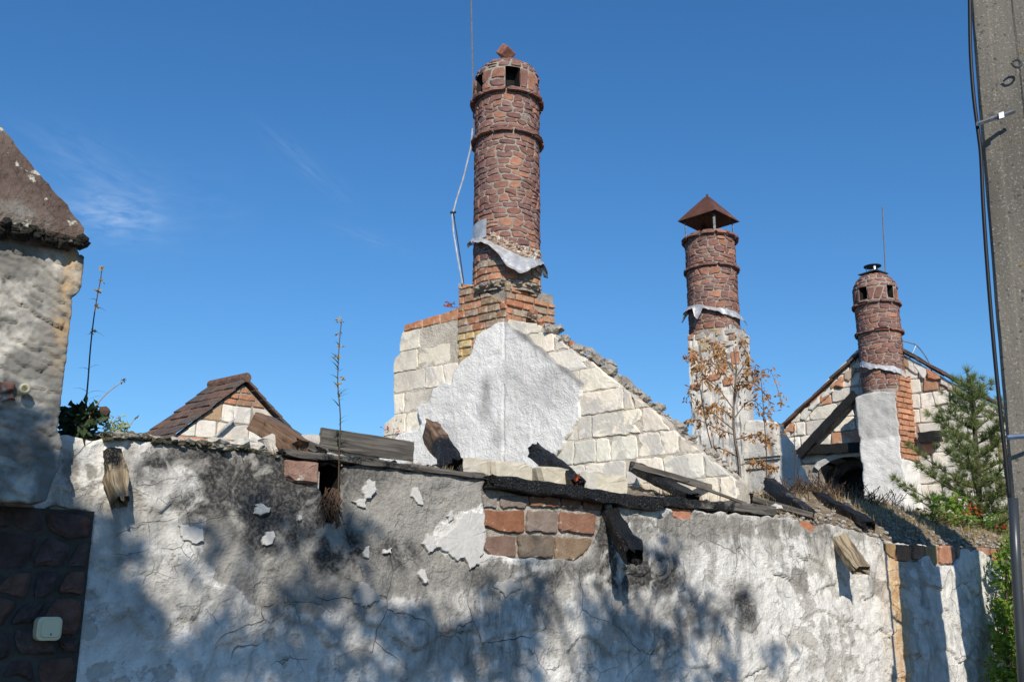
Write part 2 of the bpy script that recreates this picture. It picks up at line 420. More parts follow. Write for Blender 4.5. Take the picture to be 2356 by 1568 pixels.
# ---- single masonry pieces from outlines
def clip_rect(poly, x0, x1, y0, y1):
    def cut(p, ins, inter):
        out = []
        for i in range(len(p)):
            a, b = p[i - 1], p[i]
            ia, ib = ins(a), ins(b)
            if ib:
                if not ia: out.append(inter(a, b))
                out.append(b)
            elif ia: out.append(inter(a, b))
        return out
    def ix(x): return lambda a, b: (x, a[1] + (b[1] - a[1]) * (x - a[0]) / (b[0] - a[0]))
    def iy(y): return lambda a, b: (a[0] + (b[0] - a[0]) * (y - a[1]) / (b[1] - a[1]), y)
    p = list(poly)
    for ins, it in ((lambda q: q[0] >= x0, ix(x0)), (lambda q: q[0] <= x1, ix(x1)), (lambda q: q[1] >= y0, iy(y0)), (lambda q: q[1] <= y1, iy(y1))):
        if len(p) < 3: return []
        p = cut(p, ins, it)
    return p
def area(p): return .5 * sum(p[i - 1][0] * p[i][1] - p[i][0] * p[i - 1][1] for i in range(len(p)))
def clean(p, eps=.004):
    out = []
    for q in p:
        if not out or (abs(q[0] - out[-1][0]) + abs(q[1] - out[-1][1])) > eps: out.append(q)
    while len(out) > 2 and abs(out[0][0] - out[-1][0]) + abs(out[0][1] - out[-1][1]) < eps: out.pop()
    return out
def roughen(poly, step, amp, cut=.07):
    """split edges, nibble the corners, jitter"""
    n = len(poly); out = []
    for i in range(n):
        a, b = poly[i], poly[(i + 1) % n]
        L = math.hypot(b[0] - a[0], b[1] - a[1]); c = min(cut * L, step * .5)
        k = max(1, int(L / step))
        t0 = c / L if L > 0 else 0
        for j in range(k + 1):
            t = t0 + (1 - 2 * t0) * j / k
            out.append((a[0] + (b[0] - a[0]) * t + random.uniform(-amp, amp), a[1] + (b[1] - a[1]) * t + random.uniform(-amp, amp)))
    return out
def piece_vf(poly, mp, depth, bevel, back=-.025, jit=.10):
    """a stone/brick: side walls, worn shoulder, uneven face.  mp(u, v, d) -> world"""
    n = len(poly); cx = sum(p[0] for p in poly) / n; cy = sum(p[1] for p in poly) / n
    if area(poly) < 0: poly = poly[::-1]
    def ins(p, b):
        dx, dy = cx - p[0], cy - p[1]; L = math.hypot(dx, dy) or 1
        b = min(b, L * .5); return (p[0] + dx / L * b, p[1] + dy / L * b)
    v = [mp(p[0], p[1], back) for p in poly]
    tu, tv = random.gauss(0, jit * .5), random.gauss(0, jit * .5); sz = max(.01, math.sqrt(abs(area(poly))))
    def fd(p): return depth * (1.0 + tu * (p[0] - cx) / sz + tv * (p[1] - cy) / sz + random.uniform(-jit, jit) * .6)
    v += [mp(*poly[i], depth * (.6 + random.uniform(-jit, jit))) for i in range(n)]
    i1 = [ins(p, bevel) for p in poly]; i2 = [ins(p, bevel * 3.2) for p in poly]
    v += [mp(*p, fd(p) * .95) for p in i1]
    v += [mp(*p, fd(p)) for p in i2]
    v.append(mp(cx, cy, depth))
    f = []
    for r in range(3):
        for i in range(n):
            j = (i + 1) % n; f.append((r * n + i, r * n + j, (r + 1) * n + j, (r + 1) * n + i))
    for i in range(n): f.append((3 * n + i, 3 * n + (i + 1) % n, 4 * n))
    return v, f
def pick(pal): 
    c = random.choice(pal); k = random.uniform(.82, 1.18); return tuple(min(1, x * k * random.uniform(.985, 1.015)) for x in c)
RED = [(.27, .142, .115), (.25, .135, .112), (.29, .155, .122), (.225, .128, .112), (.275, .145, .115), (.34, .175, .125), (.235, .138, .122), (.265, .155, .13), (.29, .15, .112), (.24, .13, .108), (.42, .22, .145)]
ORANGE = [(.49, .245, .145), (.44, .225, .135), (.51, .275, .165), (.40, .245, .155), (.38, .27, .17), (.47, .215, .125), (.34, .255, .175), (.42, .33, .25)]
YELLOW = [(.58, .44, .22), (.62, .48, .25), (.52, .40, .22), (.54, .27, .16)]
CREAM = [(.74, .68, .57), (.72, .66, .56), (.75, .69, .58), (.71, .655, .56)]
GREYB = [(.72, .68, .60), (.67, .64, .58), (.74, .70, .62), (.63, .605, .55)]

def courses(outline, mp, parent, z0, hs, lw, gap, name, pal, depth, bevel, skip=None, mat='block', rough=(.06, .004), offs=0.0, minarea=.0015):
    """coursed masonry clipped to an outline in (s, z); every piece an object"""
    xs = [p[0] for p in outline]; ys = [p[1] for p in outline]
    z = z0; k = 0; made = []
    while z < max(ys):
        h = hs(k) if callable(hs) else hs
        x = min(xs) - random.uniform(0, lw[1]) * .6 - offs
        while x < max(xs):
            w = random.uniform(*lw)
            if z + h > min(ys):
                t = random.uniform(-.004, .004)
                p = clean(clip_rect(outline, x + gap / 2, x + w - gap / 2, z + gap / 2 + t, z + h - gap / 2 + t))
                if len(p) >= 3 and abs(area(p)) > minarea:
                    c = (sum(q[0] for q in p) / len(p), sum(q[1] for q in p) / len(p))
                    if not (skip and skip(c, p)):
                        pl = pal(c) if callable(pal) else pal; cl = pick(pl); parts = [p]
                        L_, R_ = min(q[0] for q in p), max(q[0] for q in p)
                        if name == 'block' and R_ - L_ > .2 and random.random() < .4:          # cracked through
                            m = L_ + (R_ - L_) * random.uniform(.3, .7); sl = random.uniform(-.05, .05)
                            sh = [(q[0] - (q[1] - z) * sl / h, q[1]) for q in p]
                            parts = [[(q[0] + (q[1] - z) * sl / h, q[1]) for q in clean(clip_rect(sh, a_, b_, -99, 99))] for a_, b_ in ((-99, m - .0025), (m + .0025, 99))]
                        for pp in parts:
                            if len(pp) < 3 or abs(area(pp)) < minarea: continue
                            rg = roughen(pp, rough[0], rough[1])
                            if name == 'block' and random.random() < .3 and len(rg) > 6:       # a corner knocked off
                                k_ = random.randrange(len(rg)); cq = (sum(q[0] for q in rg) / len(rg), sum(q[1] for q in rg) / len(rg))
                                for dk, am in ((-1, .12), (0, .28), (1, .12)): q = rg[(k_ + dk) % len(rg)]; rg[(k_ + dk) % len(rg)] = (q[0] + (cq[0] - q[0]) * am, q[1] + (cq[1] - q[1]) * am)
                            vv, ff = piece_vf(rg, mp, depth * random.uniform(.6, 1.4), bevel)
                            made.append(mk(name, vv, ff, mat, parent, color=cl))
            x += w
        z += h; k += 1
    return made
def sheet(name, plane, poly, res, d0, thick, mat, parent, disp=None, warp=.012, attrs=None, holes=(), smooth=True, seed=1):
    """plaster skin: fine grid with real relief and a broken rim, cut to an outline"""
    xs = [p[0] for p in poly]; ys = [p[1] for p in poly]
    s0, s1, z0, z1 = min(xs) - .03, max(xs) + .03, min(ys) - .03, max(ys) + .03
    ns, nz = int((s1 - s0) / res) + 1, int((z1 - z0) / res) + 1
    S, Z = np.meshgrid(np.linspace(s0, s1, ns), np.linspace(z0, z1, nz))
    cs = (S[:-1, :-1] + S[1:, 1:]) / 2; cz = (Z[:-1, :-1] + Z[1:, 1:]) / 2
    ws_ = cs + (fbm(cs * 14, cz * 14, seed) - .5) * warp * 4; wz = cz + (fbm(cs * 14, cz * 14, seed + 50) - .5) * warp * 4
    K = inside(poly, ws_, wz)
    for h in holes: K &= ~inside(h, ws_, wz)
    Kp0 = np.pad(K, 1).astype(int); cnt = Kp0[:-1, :-1] + Kp0[1:, :-1] + Kp0[:-1, 1:] + Kp0[1:, 1:]
    Bv = (cnt > 0) & (cnt < 4)
    for _ in range(5):
        w_ = np.pad(Bv.astype(float), 1); acc = np.zeros_like(S); acz = np.zeros_like(S); nn_ = np.zeros_like(S); Sp = np.pad(S, 1); Zp = np.pad(Z, 1)
        for dy, dx in ((0, 1), (0, -1), (1, 0), (-1, 0)):
            sl = (slice(1 + dy, 1 + dy + S.shape[0]), slice(1 + dx, 1 + dx + S.shape[1])); acc += Sp[sl] * w_[sl]; acz += Zp[sl] * w_[sl]; nn_ += w_[sl]
        ok = Bv & (nn_ >= 2); S = np.where(ok, .4 * S + .6 * acc / np.maximum(nn_, 1), S); Z = np.where(ok, .4 * Z + .6 * acz / np.maximum(nn_, 1), Z)
    D = np.full(S.shape, d0) + (disp(S, Z) if disp is not None else 0)
    px = plane.O.x + plane.D.x * S + plane.N.x * D; py = plane.O.y + plane.D.y * S + plane.N.y * D
    bx = plane.O.x + plane.D.x * S + plane.N.x * (d0 - thick); by = plane.O.y + plane.D.y * S + plane.N.y * (d0 - thick)
    front = np.stack([px, py, Z], -1).reshape(-1, 3); back = np.stack([bx, by, Z], -1).reshape(-1, 3)
    idx = np.arange(ns * nz).reshape(nz, ns)
    q = [np.stack([idx[:-1, :-1], idx[:-1, 1:], idx[1:, 1:], idx[1:, :-1]], -1)[K]]
    Kp = np.pad(K, 1); nv = ns * nz
    def rim(mask, a, b):
        m = mask & K; q.append(np.stack([b[m], a[m], a[m] + nv, b[m] + nv], -1))
    rim(~Kp[1:-1, :-2], idx[1:, :-1], idx[:-1, :-1]); rim(~Kp[1:-1, 2:], idx[:-1, 1:], idx[1:, 1:])
    rim(~Kp[:-2, 1:-1], idx[:-1, :-1], idx[:-1, 1:]); rim(~Kp[2:, 1:-1], idx[1:, 1:], idx[1:, :-1])
    F = np.concatenate(q); V = np.concatenate([front, back])
    used, inv = np.unique(F, return_inverse=True); F = inv.reshape(F.shape)
    at = {}
    for k, fn in (attrs or {}).items():
        a = fn(S, Z).ravel(); at[k] = ('FLOAT', np.concatenate([a, a])[used])
    return mk(name, V[used], F.astype(int), mat, parent, smooth=smooth, attrs=at)
def timber(name, p0, p1, w, h, mat, char=(0, 0), up=(0, 0, 1), rag=.03, noise=.006, seed=0, taper=1.0, parent=None, seg=None, sag=0.0):
    p0, p1 = Vector(p0), Vector(p1); t = (p1 - p0); L = t.length; t.normalize()
    side = t.cross(Vector(up)).normalized(); upv = side.cross(t).normalized()
    n = seg or max(6, int(L / .04)); v = []; uv = []; ch = []
    c = .16
    prof = [(-1, -1 + c), (-1, -.33), (-1, .33), (-1, 1 - c), (-1 + c, 1), (-.33, 1), (.33, 1), (1 - c, 1), (1, 1 - c), (1, .33), (1, -.33), (1, -1 + c), (1 - c, -1), (.33, -1), (-.33, -1), (-1 + c, -1)]
    m = len(prof); endj = [(random.uniform(0, 1), random.uniform(0, 1)) for _ in prof]
    for i in range(n + 1):
        f = i / n; k = 1 + (taper - 1) * f
        for j, (a, b) in enumerate(prof):
            ex = 0
            if i == 0: ex = endj[j][0] * rag
            elif i == n: ex = -endj[j][1] * rag
            jx = n1(f * L * 9 + seed * 7.7, j * .35 + seed, 3 + seed) * noise * 2; jy = n1(f * L * 9 + seed * 3.1, j * .35 + 5, 9 + seed) * noise * 2
            v.append(p0 + t * (f * L + ex) + side * (a * w / 2 * k + jx) + upv * (b * h / 2 * k + jy) - Vector((0, 0, sag * 4 * f * (1 - f))))
            uv.append((f * L, a * w / 2 + seed, b * h / 2)); ch.append(char[0] + (char[1] - char[0]) * f)
    f_ = []
    for i in range(n):
        for j in range(m):
            j2 = (j + 1) % m; f_.append((i * m + j, i * m + j2, (i + 1) * m + j2, (i + 1) * m + j))
    for i, rev in ((0, True), (n, False)):
        b = len(v); cc = p0 + t * (i / n * L + (rag * .8 if rev else -rag * .8)); v.append(cc); uv.append((i / n * L, seed, 0)); ch.append(char[0] if rev else char[1])
        for j in range(m):
            j2 = (j + 1) % m; f_.append((i * m + j2, i * m + j, b) if rev else (i * m + j, i * m + j2, b))
    return mk(name, v, f_, mat, parent, attrs={'wuv': ('FLOAT_VECTOR', np.array(uv)), 'char': ('FLOAT', ch)})
def leaves(mb, pts, size, lw=.5, droop=0.0, rnd=None):
    """little bent leaf blades, two quads each"""
    for p in pts:
        p = Vector(p); a = Vector((random.gauss(0, 1), random.gauss(0, 1), random.gauss(0, .8) - droop)).normalized()
        b = a.cross(Vector((random.gauss(0, 1), random.gauss(0, 1), random.gauss(0, 1)))).normalized(); c = a.cross(b)
        s = size * random.uniform(.6, 1.3); w = s * lw * .5
        mb.add([p, p + a * s * .5 + b * w + c * s * .06, p + a * s * .5 - b * w + c * s * .06, p + a * s - c * s * .05, p + a * s * .45 - c * s * .06],
               [(0, 1, 4), (0, 4, 2), (1, 3, 4), (4, 3, 2)])
def seg_pts(a, b, n): 
    a, b = Vector(a), Vector(b); return [a + (b - a) * (i / (n - 1)) for i in range(n)]

# ================================================================== SETTING
mk('ground', [(-3000, -3000, 0), (3000, -3000, 0), (3000, 3000, 0), (-3000, 3000, 0)], [(0, 1, 2, 3)], 'ground')['kind'] = 'structure'
M['flake'] = mat_rock('paint_flake', None, (.85, .85, .84), 14, 60, .5, .004, spot=(.45, .44, .42), spot_s=12, spot_t=.62)

# ------------------------------------------------------------------ front wall
TOP = [WALL.hit(x, y) for x, y in ((-200, 990), (150, 1003), (240, 1005), (330, 1008), (450, 1022), (560, 1034), (650, 1050), (780, 1062), (930, 1078), (1110, 1102), (1250, 1124), (1400, 1150), (1500, 1166),
                                   (1600, 1172), (1700, 1180), (1800, 1190), (1900, 1205), (1980, 1222), (2040, 1242), (2150, 1250), (2290, 1260), (2420, 1270), (2600, 1280))]
TS = np.array([p[0] for p in TOP]); TZ = np.array([p[1] for p in TOP])
def ztop(s): return float(np.interp(s, TS, TZ))
S0, S1 = -3.6, 7.4
wall = thing('street_wall', WALL.P(1.5, 0), 'long cracked plaster wall, soot-stained, running across the foreground', 'wall')
mb = MB()
nn = 170
ss = [S0 + (S1 - S0) * i / nn for i in range(nn + 1)]
hs0, hs1, zh_ = min(WALL.hit(738, 1150)[0], WALL.hit(742, 1190)[0]), WALL.hit(790, 1120)[0], WALL.hit(765, 1204)[1]
ss = sorted(ss + [hs0, hs0 + 1e-4, hs1, hs1 + 1e-4]); nn = len(ss) - 1
vv = []
for s in ss:
    zt = ztop(s) - .03 + n1(s * 6, 0, 4) * .03
    if hs0 < s <= hs1:
        for d, z in ((-.03, 0), (-.03, zh_), (-.27, zh_ + .004), (-.27, zt - .03), (-.3, zt), (-.38, 0)): vv.append(WALL.P(s, z, d))
        continue
    for d, z in ((-.03, 0), (-.03, zt - .02), (-.06, zt), (-.2, zt + .015 + n1(s * 7, 3, 5) * .03), (-.36, zt), (-.38, 0)): vv.append(WALL.P(s, z, d))
ff = [(i * 6 + j, (i + 1) * 6 + j, (i + 1) * 6 + j + 1, i * 6 + j + 1) for i in range(nn) for j in range(5)]
ff += [tuple(range(6))[::-1], tuple(nn * 6 + j for j in range(6))]
mk('masonry_core', vv, ff, 'rubble', wall)
zt = ztop(hs0) + .01; q_ = [WALL.P(a, z, d) for a in (hs0 + .003, hs1 - .003) for z in (zh_ + .008, zt) for d in (-.265, -.032)]
mk('rafter_pocket', q_, [(0, 1, 3, 2), (4, 6, 7, 5), (0, 2, 6, 4), (0, 4, 5, 1)], 'soot', wall)
def px_blobs(lst, plane, base):
    pre = []
    for (x, y, rx, ry, w) in lst:
        s, z = plane.hit(x, y); s2, _ = plane.hit(x + rx, y); _, z2 = plane.hit(x, y - ry); pre.append((s, z, abs(s2 - s), abs(z2 - z), w))
    def fn(S, Z):
        a = np.full(S.shape, float(base))
        wx = (fbm(S * 3.1, Z * 3.1, 91) - .5); wy = (fbm(S * 3.1, Z * 3.1, 47) - .5)
        for s, z, rs, rz, w in pre:
            a += w * np.exp(-(((S + wx * rs * 1.1 - s) / rs) ** 2 + ((Z + wy * rz * 1.1 - z) / rz) ** 2) ** 1.4)
        return np.clip(a, 0, 1)
    return fn
paintF = px_blobs([(560, 1230, 130, 130, -.45), (700, 1230, 170, 150, -.65), (880, 1200, 200, 130, -.7), (1010, 1140, 130, 50, -.6), (1050, 1330, 90, 60, -.4), (760, 1340, 200, 60, -.3),
                   (1250, 1330, 140, 45, -.3), (560, 1060, 200, 50, -.5), (1700, 1215, 250, 35, -.4), (1590, 1210, 60, 40, -.5), (1840, 1330, 25, 45, -.5), (300, 1230, 110, 160, .2),
                   (1065, 1240, 60, 70, .8), (180, 1090, 70, 60, -.35)], WALL, .78)
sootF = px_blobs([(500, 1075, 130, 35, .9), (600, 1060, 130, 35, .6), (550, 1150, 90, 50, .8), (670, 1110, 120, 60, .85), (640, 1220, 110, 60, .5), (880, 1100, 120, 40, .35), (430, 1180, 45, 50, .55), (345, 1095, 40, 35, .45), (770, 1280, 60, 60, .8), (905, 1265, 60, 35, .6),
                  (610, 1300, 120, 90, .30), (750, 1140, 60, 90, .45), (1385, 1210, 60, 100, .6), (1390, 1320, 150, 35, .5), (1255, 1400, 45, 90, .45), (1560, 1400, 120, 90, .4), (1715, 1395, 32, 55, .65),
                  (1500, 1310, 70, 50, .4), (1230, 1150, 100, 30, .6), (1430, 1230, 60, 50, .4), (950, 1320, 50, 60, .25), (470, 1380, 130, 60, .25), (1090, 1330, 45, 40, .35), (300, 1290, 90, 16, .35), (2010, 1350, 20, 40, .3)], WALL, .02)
grimeF = px_blobs([(1300, 1330, 220, 60, .65), (1150, 1420, 160, 80, .45), (1600, 1300, 160, 90, .45), (1700, 1215, 300, 45, .7), (2000, 1260, 200, 30, .5), (900, 1420, 250, 90, .3), (2150, 1400, 30, 90, .5), (2230, 1400, 25, 90, .3), (1640, 1480, 120, 60, .4), (1400, 1480, 260, 80, .5), (1050, 1480, 160, 60, .5), (1850, 1250, 160, 50, .4), (600, 1440, 160, 60, .35), (1720, 1400, 20, 90, .6)], WALL, .16)
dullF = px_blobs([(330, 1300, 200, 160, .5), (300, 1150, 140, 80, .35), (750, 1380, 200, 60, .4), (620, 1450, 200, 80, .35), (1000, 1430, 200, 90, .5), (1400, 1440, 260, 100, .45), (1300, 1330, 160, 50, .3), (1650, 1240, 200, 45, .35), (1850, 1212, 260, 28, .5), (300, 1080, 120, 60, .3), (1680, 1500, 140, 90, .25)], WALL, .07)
s_r, _ = WALL.hit(2064, 1400)
def rustF(S, Z):
    w = .10 + .10 * (fbm(Z * 4, S * 0, 8) - .3)
    return np.clip(np.exp(-((S - s_r + (fbm(Z * 5, S * 3, 28) - .5) * .06) / w) ** 2), 0, 1) * np.clip((2.10 - Z) * 12, 0, 1) * .9 + .22 * np.exp(-((S - s_r + .22) / .05) ** 2) * fbm(S * 9, Z * 2, 3)
def wdisp(S, Z):
    a = (fbm(S * 1.3, Z * 1.3, 11) - .5) * .05
    sw = fbm(S * 7 + fbm(S * 2.5, Z * 2.5, 5) * 3.0, Z * 4 + fbm(S * 2.5, Z * 2.5, 6) * 3.0, 12, 3)
    a += (np.abs(sw - .5) * 2) * .012 * (.5 + fbm(S * .9, Z * .9, 19))
    d_, dy_, id_ = vor(S * 4.2 + fbm(S * 2, Z * 2, 71) * 1.6 + Z * .9, Z * 3.4 + fbm(S * 2, Z * 2, 72) * 1.6, 73)
    a += (-dy_ * .022 * (.3 + id_) + id_ * .010) * np.clip(paintF(S, Z) * 1.6 - .4, 0.25, 1)
    a += (fbm(S * 26, Z * 26, 13) - .5) * .010 + np.where(fbm(S * 4, Z * 4, 81) < .36, -.010, 0) * (fbm(S * 1.1, Z * 1.1, 82) > .45)
    p = paintF(S, Z) + (fbm(S * 10, Z * 10, 14) - .5) * .6
    a += np.clip((p - .45) * 8, 0, 1) * .006
    return a - .008
HOLE = WALL.poly([(734, 1070), (792, 1064), (786, 1150), (776, 1205), (744, 1200), (741, 1118), (736, 1112)])
PATCH = WALL.poly([(1113, 1085), (1112, 1200), (1116, 1268), (1150, 1284), (1240, 1284), (1325, 1292), (1360, 1268), (1380, 1225), (1392, 1200), (1400, 1130)])
BLK = WALL.poly([(648, 1045), (652, 1098), (668, 1114), (735, 1118), (735, 1045)])
HOLE2 = WALL.poly([(1838, 1190), (1840, 1203), (1850, 1220), (1878, 1224), (1880, 1207), (1868, 1190)])
HOLE3 = WALL.poly([(1542, 1160), (1548, 1185), (1570, 1199), (1596, 1195), (1594, 1160)])
RTOPH = WALL.poly([(2030, 1230), (2034, 1270), (2060, 1290), (2100, 1296), (2135, 1280), (2150, 1300), (2200, 1298), (2215, 1262), (2260, 1270), (2290, 1296), (2330, 1290), (2340, 1240)])
s_b0, z_b0 = WALL.hit(222, 1180, .05)[0], WALL.hit(60, 1152, .24)[1]
outl = [(s, ztop(s) - .004) for s in np.linspace(S0, S1, 120)] + [(S1, .75), (s_b0 - .01, .75), (s_b0 - .01, z_b0), (S0, z_b0)]
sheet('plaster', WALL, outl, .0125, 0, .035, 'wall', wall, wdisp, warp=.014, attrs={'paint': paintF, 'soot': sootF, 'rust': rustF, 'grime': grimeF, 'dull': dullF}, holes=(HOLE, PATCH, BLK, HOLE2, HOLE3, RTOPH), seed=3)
v, f = box_vf(WALL.P((s_b0 + S1) / 2, .375, -.012), Vector((*(A2 * (S1 - s_b0) / 2), 0)), Vector((*(NA * .014), 0)), Vector((0, 0, .374)))
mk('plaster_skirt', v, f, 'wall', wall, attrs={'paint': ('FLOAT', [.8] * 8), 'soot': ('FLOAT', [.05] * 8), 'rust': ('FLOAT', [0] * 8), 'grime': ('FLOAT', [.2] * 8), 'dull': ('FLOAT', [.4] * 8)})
# exposed bricks and blocks of the wall
def wpiece(name, pts, depth, color, mat='brick', d0=-.03, bevel=.008, rg=(.05, .004), parent=None, plane=WALL):
    p = plane.poly(pts); mp = lambda s, z, d: plane.P(s, z, d0 + d)
    vv, ff = piece_vf(roughen(p, *rg), mp, depth, bevel); return mk(name, vv, ff, mat, parent or wall, color=color)
BR = [([(1118, 1172), (1212, 1174), (1210, 1222), (1165, 1224), (1120, 1210)], (.46, .215, .125)), ([(1217, 1174), (1287, 1176), (1286, 1224), (1216, 1222)], (.42, .34, .29)),
      ([(1291, 1178), (1374, 1182), (1370, 1228), (1292, 1220)], (.46, .25, .17)), ([(1117, 1232), (1190, 1232), (1190, 1280), (1140, 1282), (1118, 1262)], (.36, .24, .19)),
      ([(1194, 1230), (1276, 1230), (1275, 1282), (1200, 1282)], (.33, .27, .21)), ([(1281, 1234), (1368, 1238), (1356, 1262), (1325, 1288), (1282, 1284)], (.42, .31, .21)),
      ([(1222, 1141), (1290, 1143), (1288, 1166), (1224, 1162)], (.40, .22, .14)), ([(1296, 1144), (1340, 1148), (1338, 1168), (1297, 1166)], (.35, .21, .15)),
      ([(1346, 1150), (1392, 1156), (1390, 1172), (1348, 1170)], (.33, .20, .14)), ([(1118, 1140), (1150, 1142), (1146, 1166), (1119, 1166)], (.45, .42, .38)), ([(1156, 1138), (1216, 1140), (1214, 1166), (1158, 1166)], (.38, .32, .28)),
      ([(1548, 1168), (1594, 1170), (1592, 1194), (1568, 1198), (1550, 1184)], (.55, .27, .17)), ([(1842, 1201), (1864, 1198), (1876, 1208), (1876, 1222), (1848, 1220)], (.55, .24, .13)),
      ([(2036, 1248), (2062, 1250), (2060, 1286), (2038, 1270)], (.42, .29, .15)), ([(2066, 1252), (2098, 1254), (2096, 1292), (2064, 1288)], (.46, .25, .15)), ([(2104, 1252), (2128, 1254), (2128, 1284), (2104, 1286)], (.40, .24, .15)),
      ([(2132, 1254), (2160, 1254), (2160, 1296), (2150, 1296), (2134, 1280)], (.52, .36, .19)), ([(2165, 1254), (2200, 1256), (2198, 1294), (2166, 1296)], (.52, .27, .17)), ([(2206, 1256), (2240, 1258), (2238, 1284), (2206, 1282)], (.36, .26, .18)),
      ([(2246, 1258), (2280, 1260), (2278, 1290), (2250, 1280)], (.50, .29, .20)), ([(2285, 1262), (2322, 1264), (2320, 1290), (2288, 1292)], (.54, .26, .17))]
for i, (pts, c) in enumerate(BR): wpiece('brick', pts, .024 + random.uniform(-.008, .008), tuple(x * (.62 if i < 11 else .85) for x in c), bevel=.005, rg=(.03, .006))
wpiece('block', [(652, 1056), (732, 1062), (731, 1114), (672, 1110), (654, 1094)], .06, (.30, .195, .155), 'brick', bevel=.012)
# loosened flakes of white paint
FL = [[(1000, 1255), (1012, 1235), (1040, 1215), (1060, 1185), (1080, 1175), (1112, 1180), (1113, 1262), (1096, 1300), (1082, 1310), (1068, 1285), (1046, 1288), (1024, 1270)], [(972, 1252), (985, 1226), (1000, 1232), (998, 1268), (985, 1272)],
      [(586, 1160), (604, 1158), (617, 1164), (614, 1176), (592, 1184), (584, 1180)], [(598, 1245), (606, 1226), (626, 1222), (632, 1230), (620, 1252), (602, 1254)], [(680, 1184), (692, 1182), (690, 1196), (684, 1198)],
      [(832, 1130), (842, 1102), (858, 1106), (864, 1128), (852, 1142), (838, 1146)], [(806, 1154), (820, 1146), (842, 1150), (836, 1168), (818, 1160)], [(940, 1140), (950, 1118), (966, 1132), (972, 1160), (958, 1158)],
      [(960, 1318), (970, 1310), (982, 1340), (974, 1346)], [(838, 1262), (846, 1258), (842, 1282), (834, 1276)], [(876, 1264), (898, 1262), (896, 1270), (878, 1272)], [(408, 1212), (440, 1208), (466, 1218), (464, 1248), (440, 1250), (412, 1236)],
      [(1024, 1186), (1036, 1174), (1042, 1192), (1030, 1200)], [(806, 1380), (830, 1340), (856, 1352), (870, 1376), (836, 1396)], [(1128, 1344), (1168, 1330), (1196, 1350), (1160, 1372)]]
for i, p in enumerate(FL):
    tilt = random.uniform(.006, .018)
    wpiece('paint_flake', p, .016 + tilt * .4, (.54, .53, .505) if i < 13 else (.38, .375, .36), 'flake', d0=.0, bevel=.003, rg=(.018, .009))
# course of pale blocks behind the wall plate
for pts, c in (([(1076, 1036), (1174, 1046), (1174, 1090), (1080, 1080)], (.50, .46, .38)), ([(1180, 1046), (1262, 1054), (1272, 1064), (1272, 1106), (1182, 1096)], (.55, .51, .42)),
               ([(1286, 1062), (1390, 1070), (1390, 1120), (1300, 1116)], (.52, .48, .38)), ([(1394, 1070), (1484, 1084), (1492, 1094), (1490, 1140), (1396, 1130)], (.56, .52, .42))):
    wpiece('block', pts, .09, c, 'block', d0=-.28, bevel=.012, rg=(.08, .005))
for pts, c in (([(664, 988), (690, 976), (742, 980), (742, 1030), (672, 1026)], (.50, .48, .44)), ([(746, 980), (900, 990), (940, 1010), (940, 1050), (748, 1040)], (.42, .40, .36))):
    wpiece('block', pts, .08, c, 'block', d0=-.36, bevel=.014, rg=(.06, .008))

# debris bank behind the wall top
BK = [WALL.hit(x, y, -.95) for x, y in ((-300, 1010), (300, 1010), (600, 1040), (1000, 1072), (1400, 1120), (1600, 1140), (1700, 1142), (1800, 1126), (1880, 1122), (1960, 1140), (2050, 1166), (2140, 1186), (2240, 1204), (2330, 1216), (2500, 1230))]
bs_, bz_ = np.array([p[0] for p in BK]), np.array([p[1] for p in BK])
S, T = np.meshgrid(np.linspace(-3, 8.2, 320), np.linspace(0, 1, 44))
Zf = np.interp(S, TS, TZ) - .01; Zb = np.interp(S, bs_, bz_)
prof = np.where(T < .75, (T / .75) ** .8, 1 - ((T - .75) / .25) ** 2 * .5)
Zg = Zf + (Zb - Zf) * prof + (fbm(S * 5, T * 5, 21) - .5) * .10 * np.minimum(1, T * 5) + (fbm(S * 22, T * 20, 23) - .5) * .05
Dg = -.05 - T * 1.2
Vb = np.stack([WALL.O.x + A2.x * S + NA.x * Dg, WALL.O.y + A2.y * S + NA.y * Dg, Zg], -1).reshape(-1, 3)
ix = np.arange(320 * 44).reshape(44, 320)
tag(mk('debris_bank', Vb, np.stack([ix[:-1, :-1], ix[:-1, 1:], ix[1:, 1:], ix[1:, :-1]], -1).reshape(-1, 4), 'bank', smooth=True), kind='structure')
def bank_z(s, t):
    zf = ztop(s) - .01; zb = float(np.interp(s, bs_, bz_)); return zf + (zb - zf) * ((t / .75) ** .8 if t < .75 else 1) + .01
# loose rubble on the wall top and bank
t_ = (1 + sqrt(5)) / 2
ICO = [Vector(p).normalized() for p in ((-1, t_, 0), (1, t_, 0), (-1, -t_, 0), (1, -t_, 0), (0, -1, t_), (0, 1, t_), (0, -1, -t_), (0, 1, -t_), (t_, 0, -1), (t_, 0, 1), (-t_, 0, -1), (-t_, 0, 1))]
ICF = [(0, 11, 5), (0, 5, 1), (0, 1, 7), (0, 7, 10), (0, 10, 11), (1, 5, 9), (5, 11, 4), (11, 10, 2), (10, 7, 6), (7, 1, 8), (3, 9, 4), (3, 4, 2), (3, 2, 6), (3, 6, 8), (3, 8, 9), (4, 9, 5), (2, 4, 11), (6, 2, 10), (8, 6, 7), (9, 8, 1)]
def rock_vf(c, r, flat=(1, 1, .7)):
    c = Vector(c); R3 = Matrix.Rotation(random.uniform(0, 6), 3, 'Z') @ Matrix.Rotation(random.uniform(-.5, .5), 3, 'X')
    return [c + R3 @ Vector((p.x * flat[0], p.y * flat[1], p.z * flat[2])) * r * random.uniform(.7, 1.2) for p in ICO], ICF
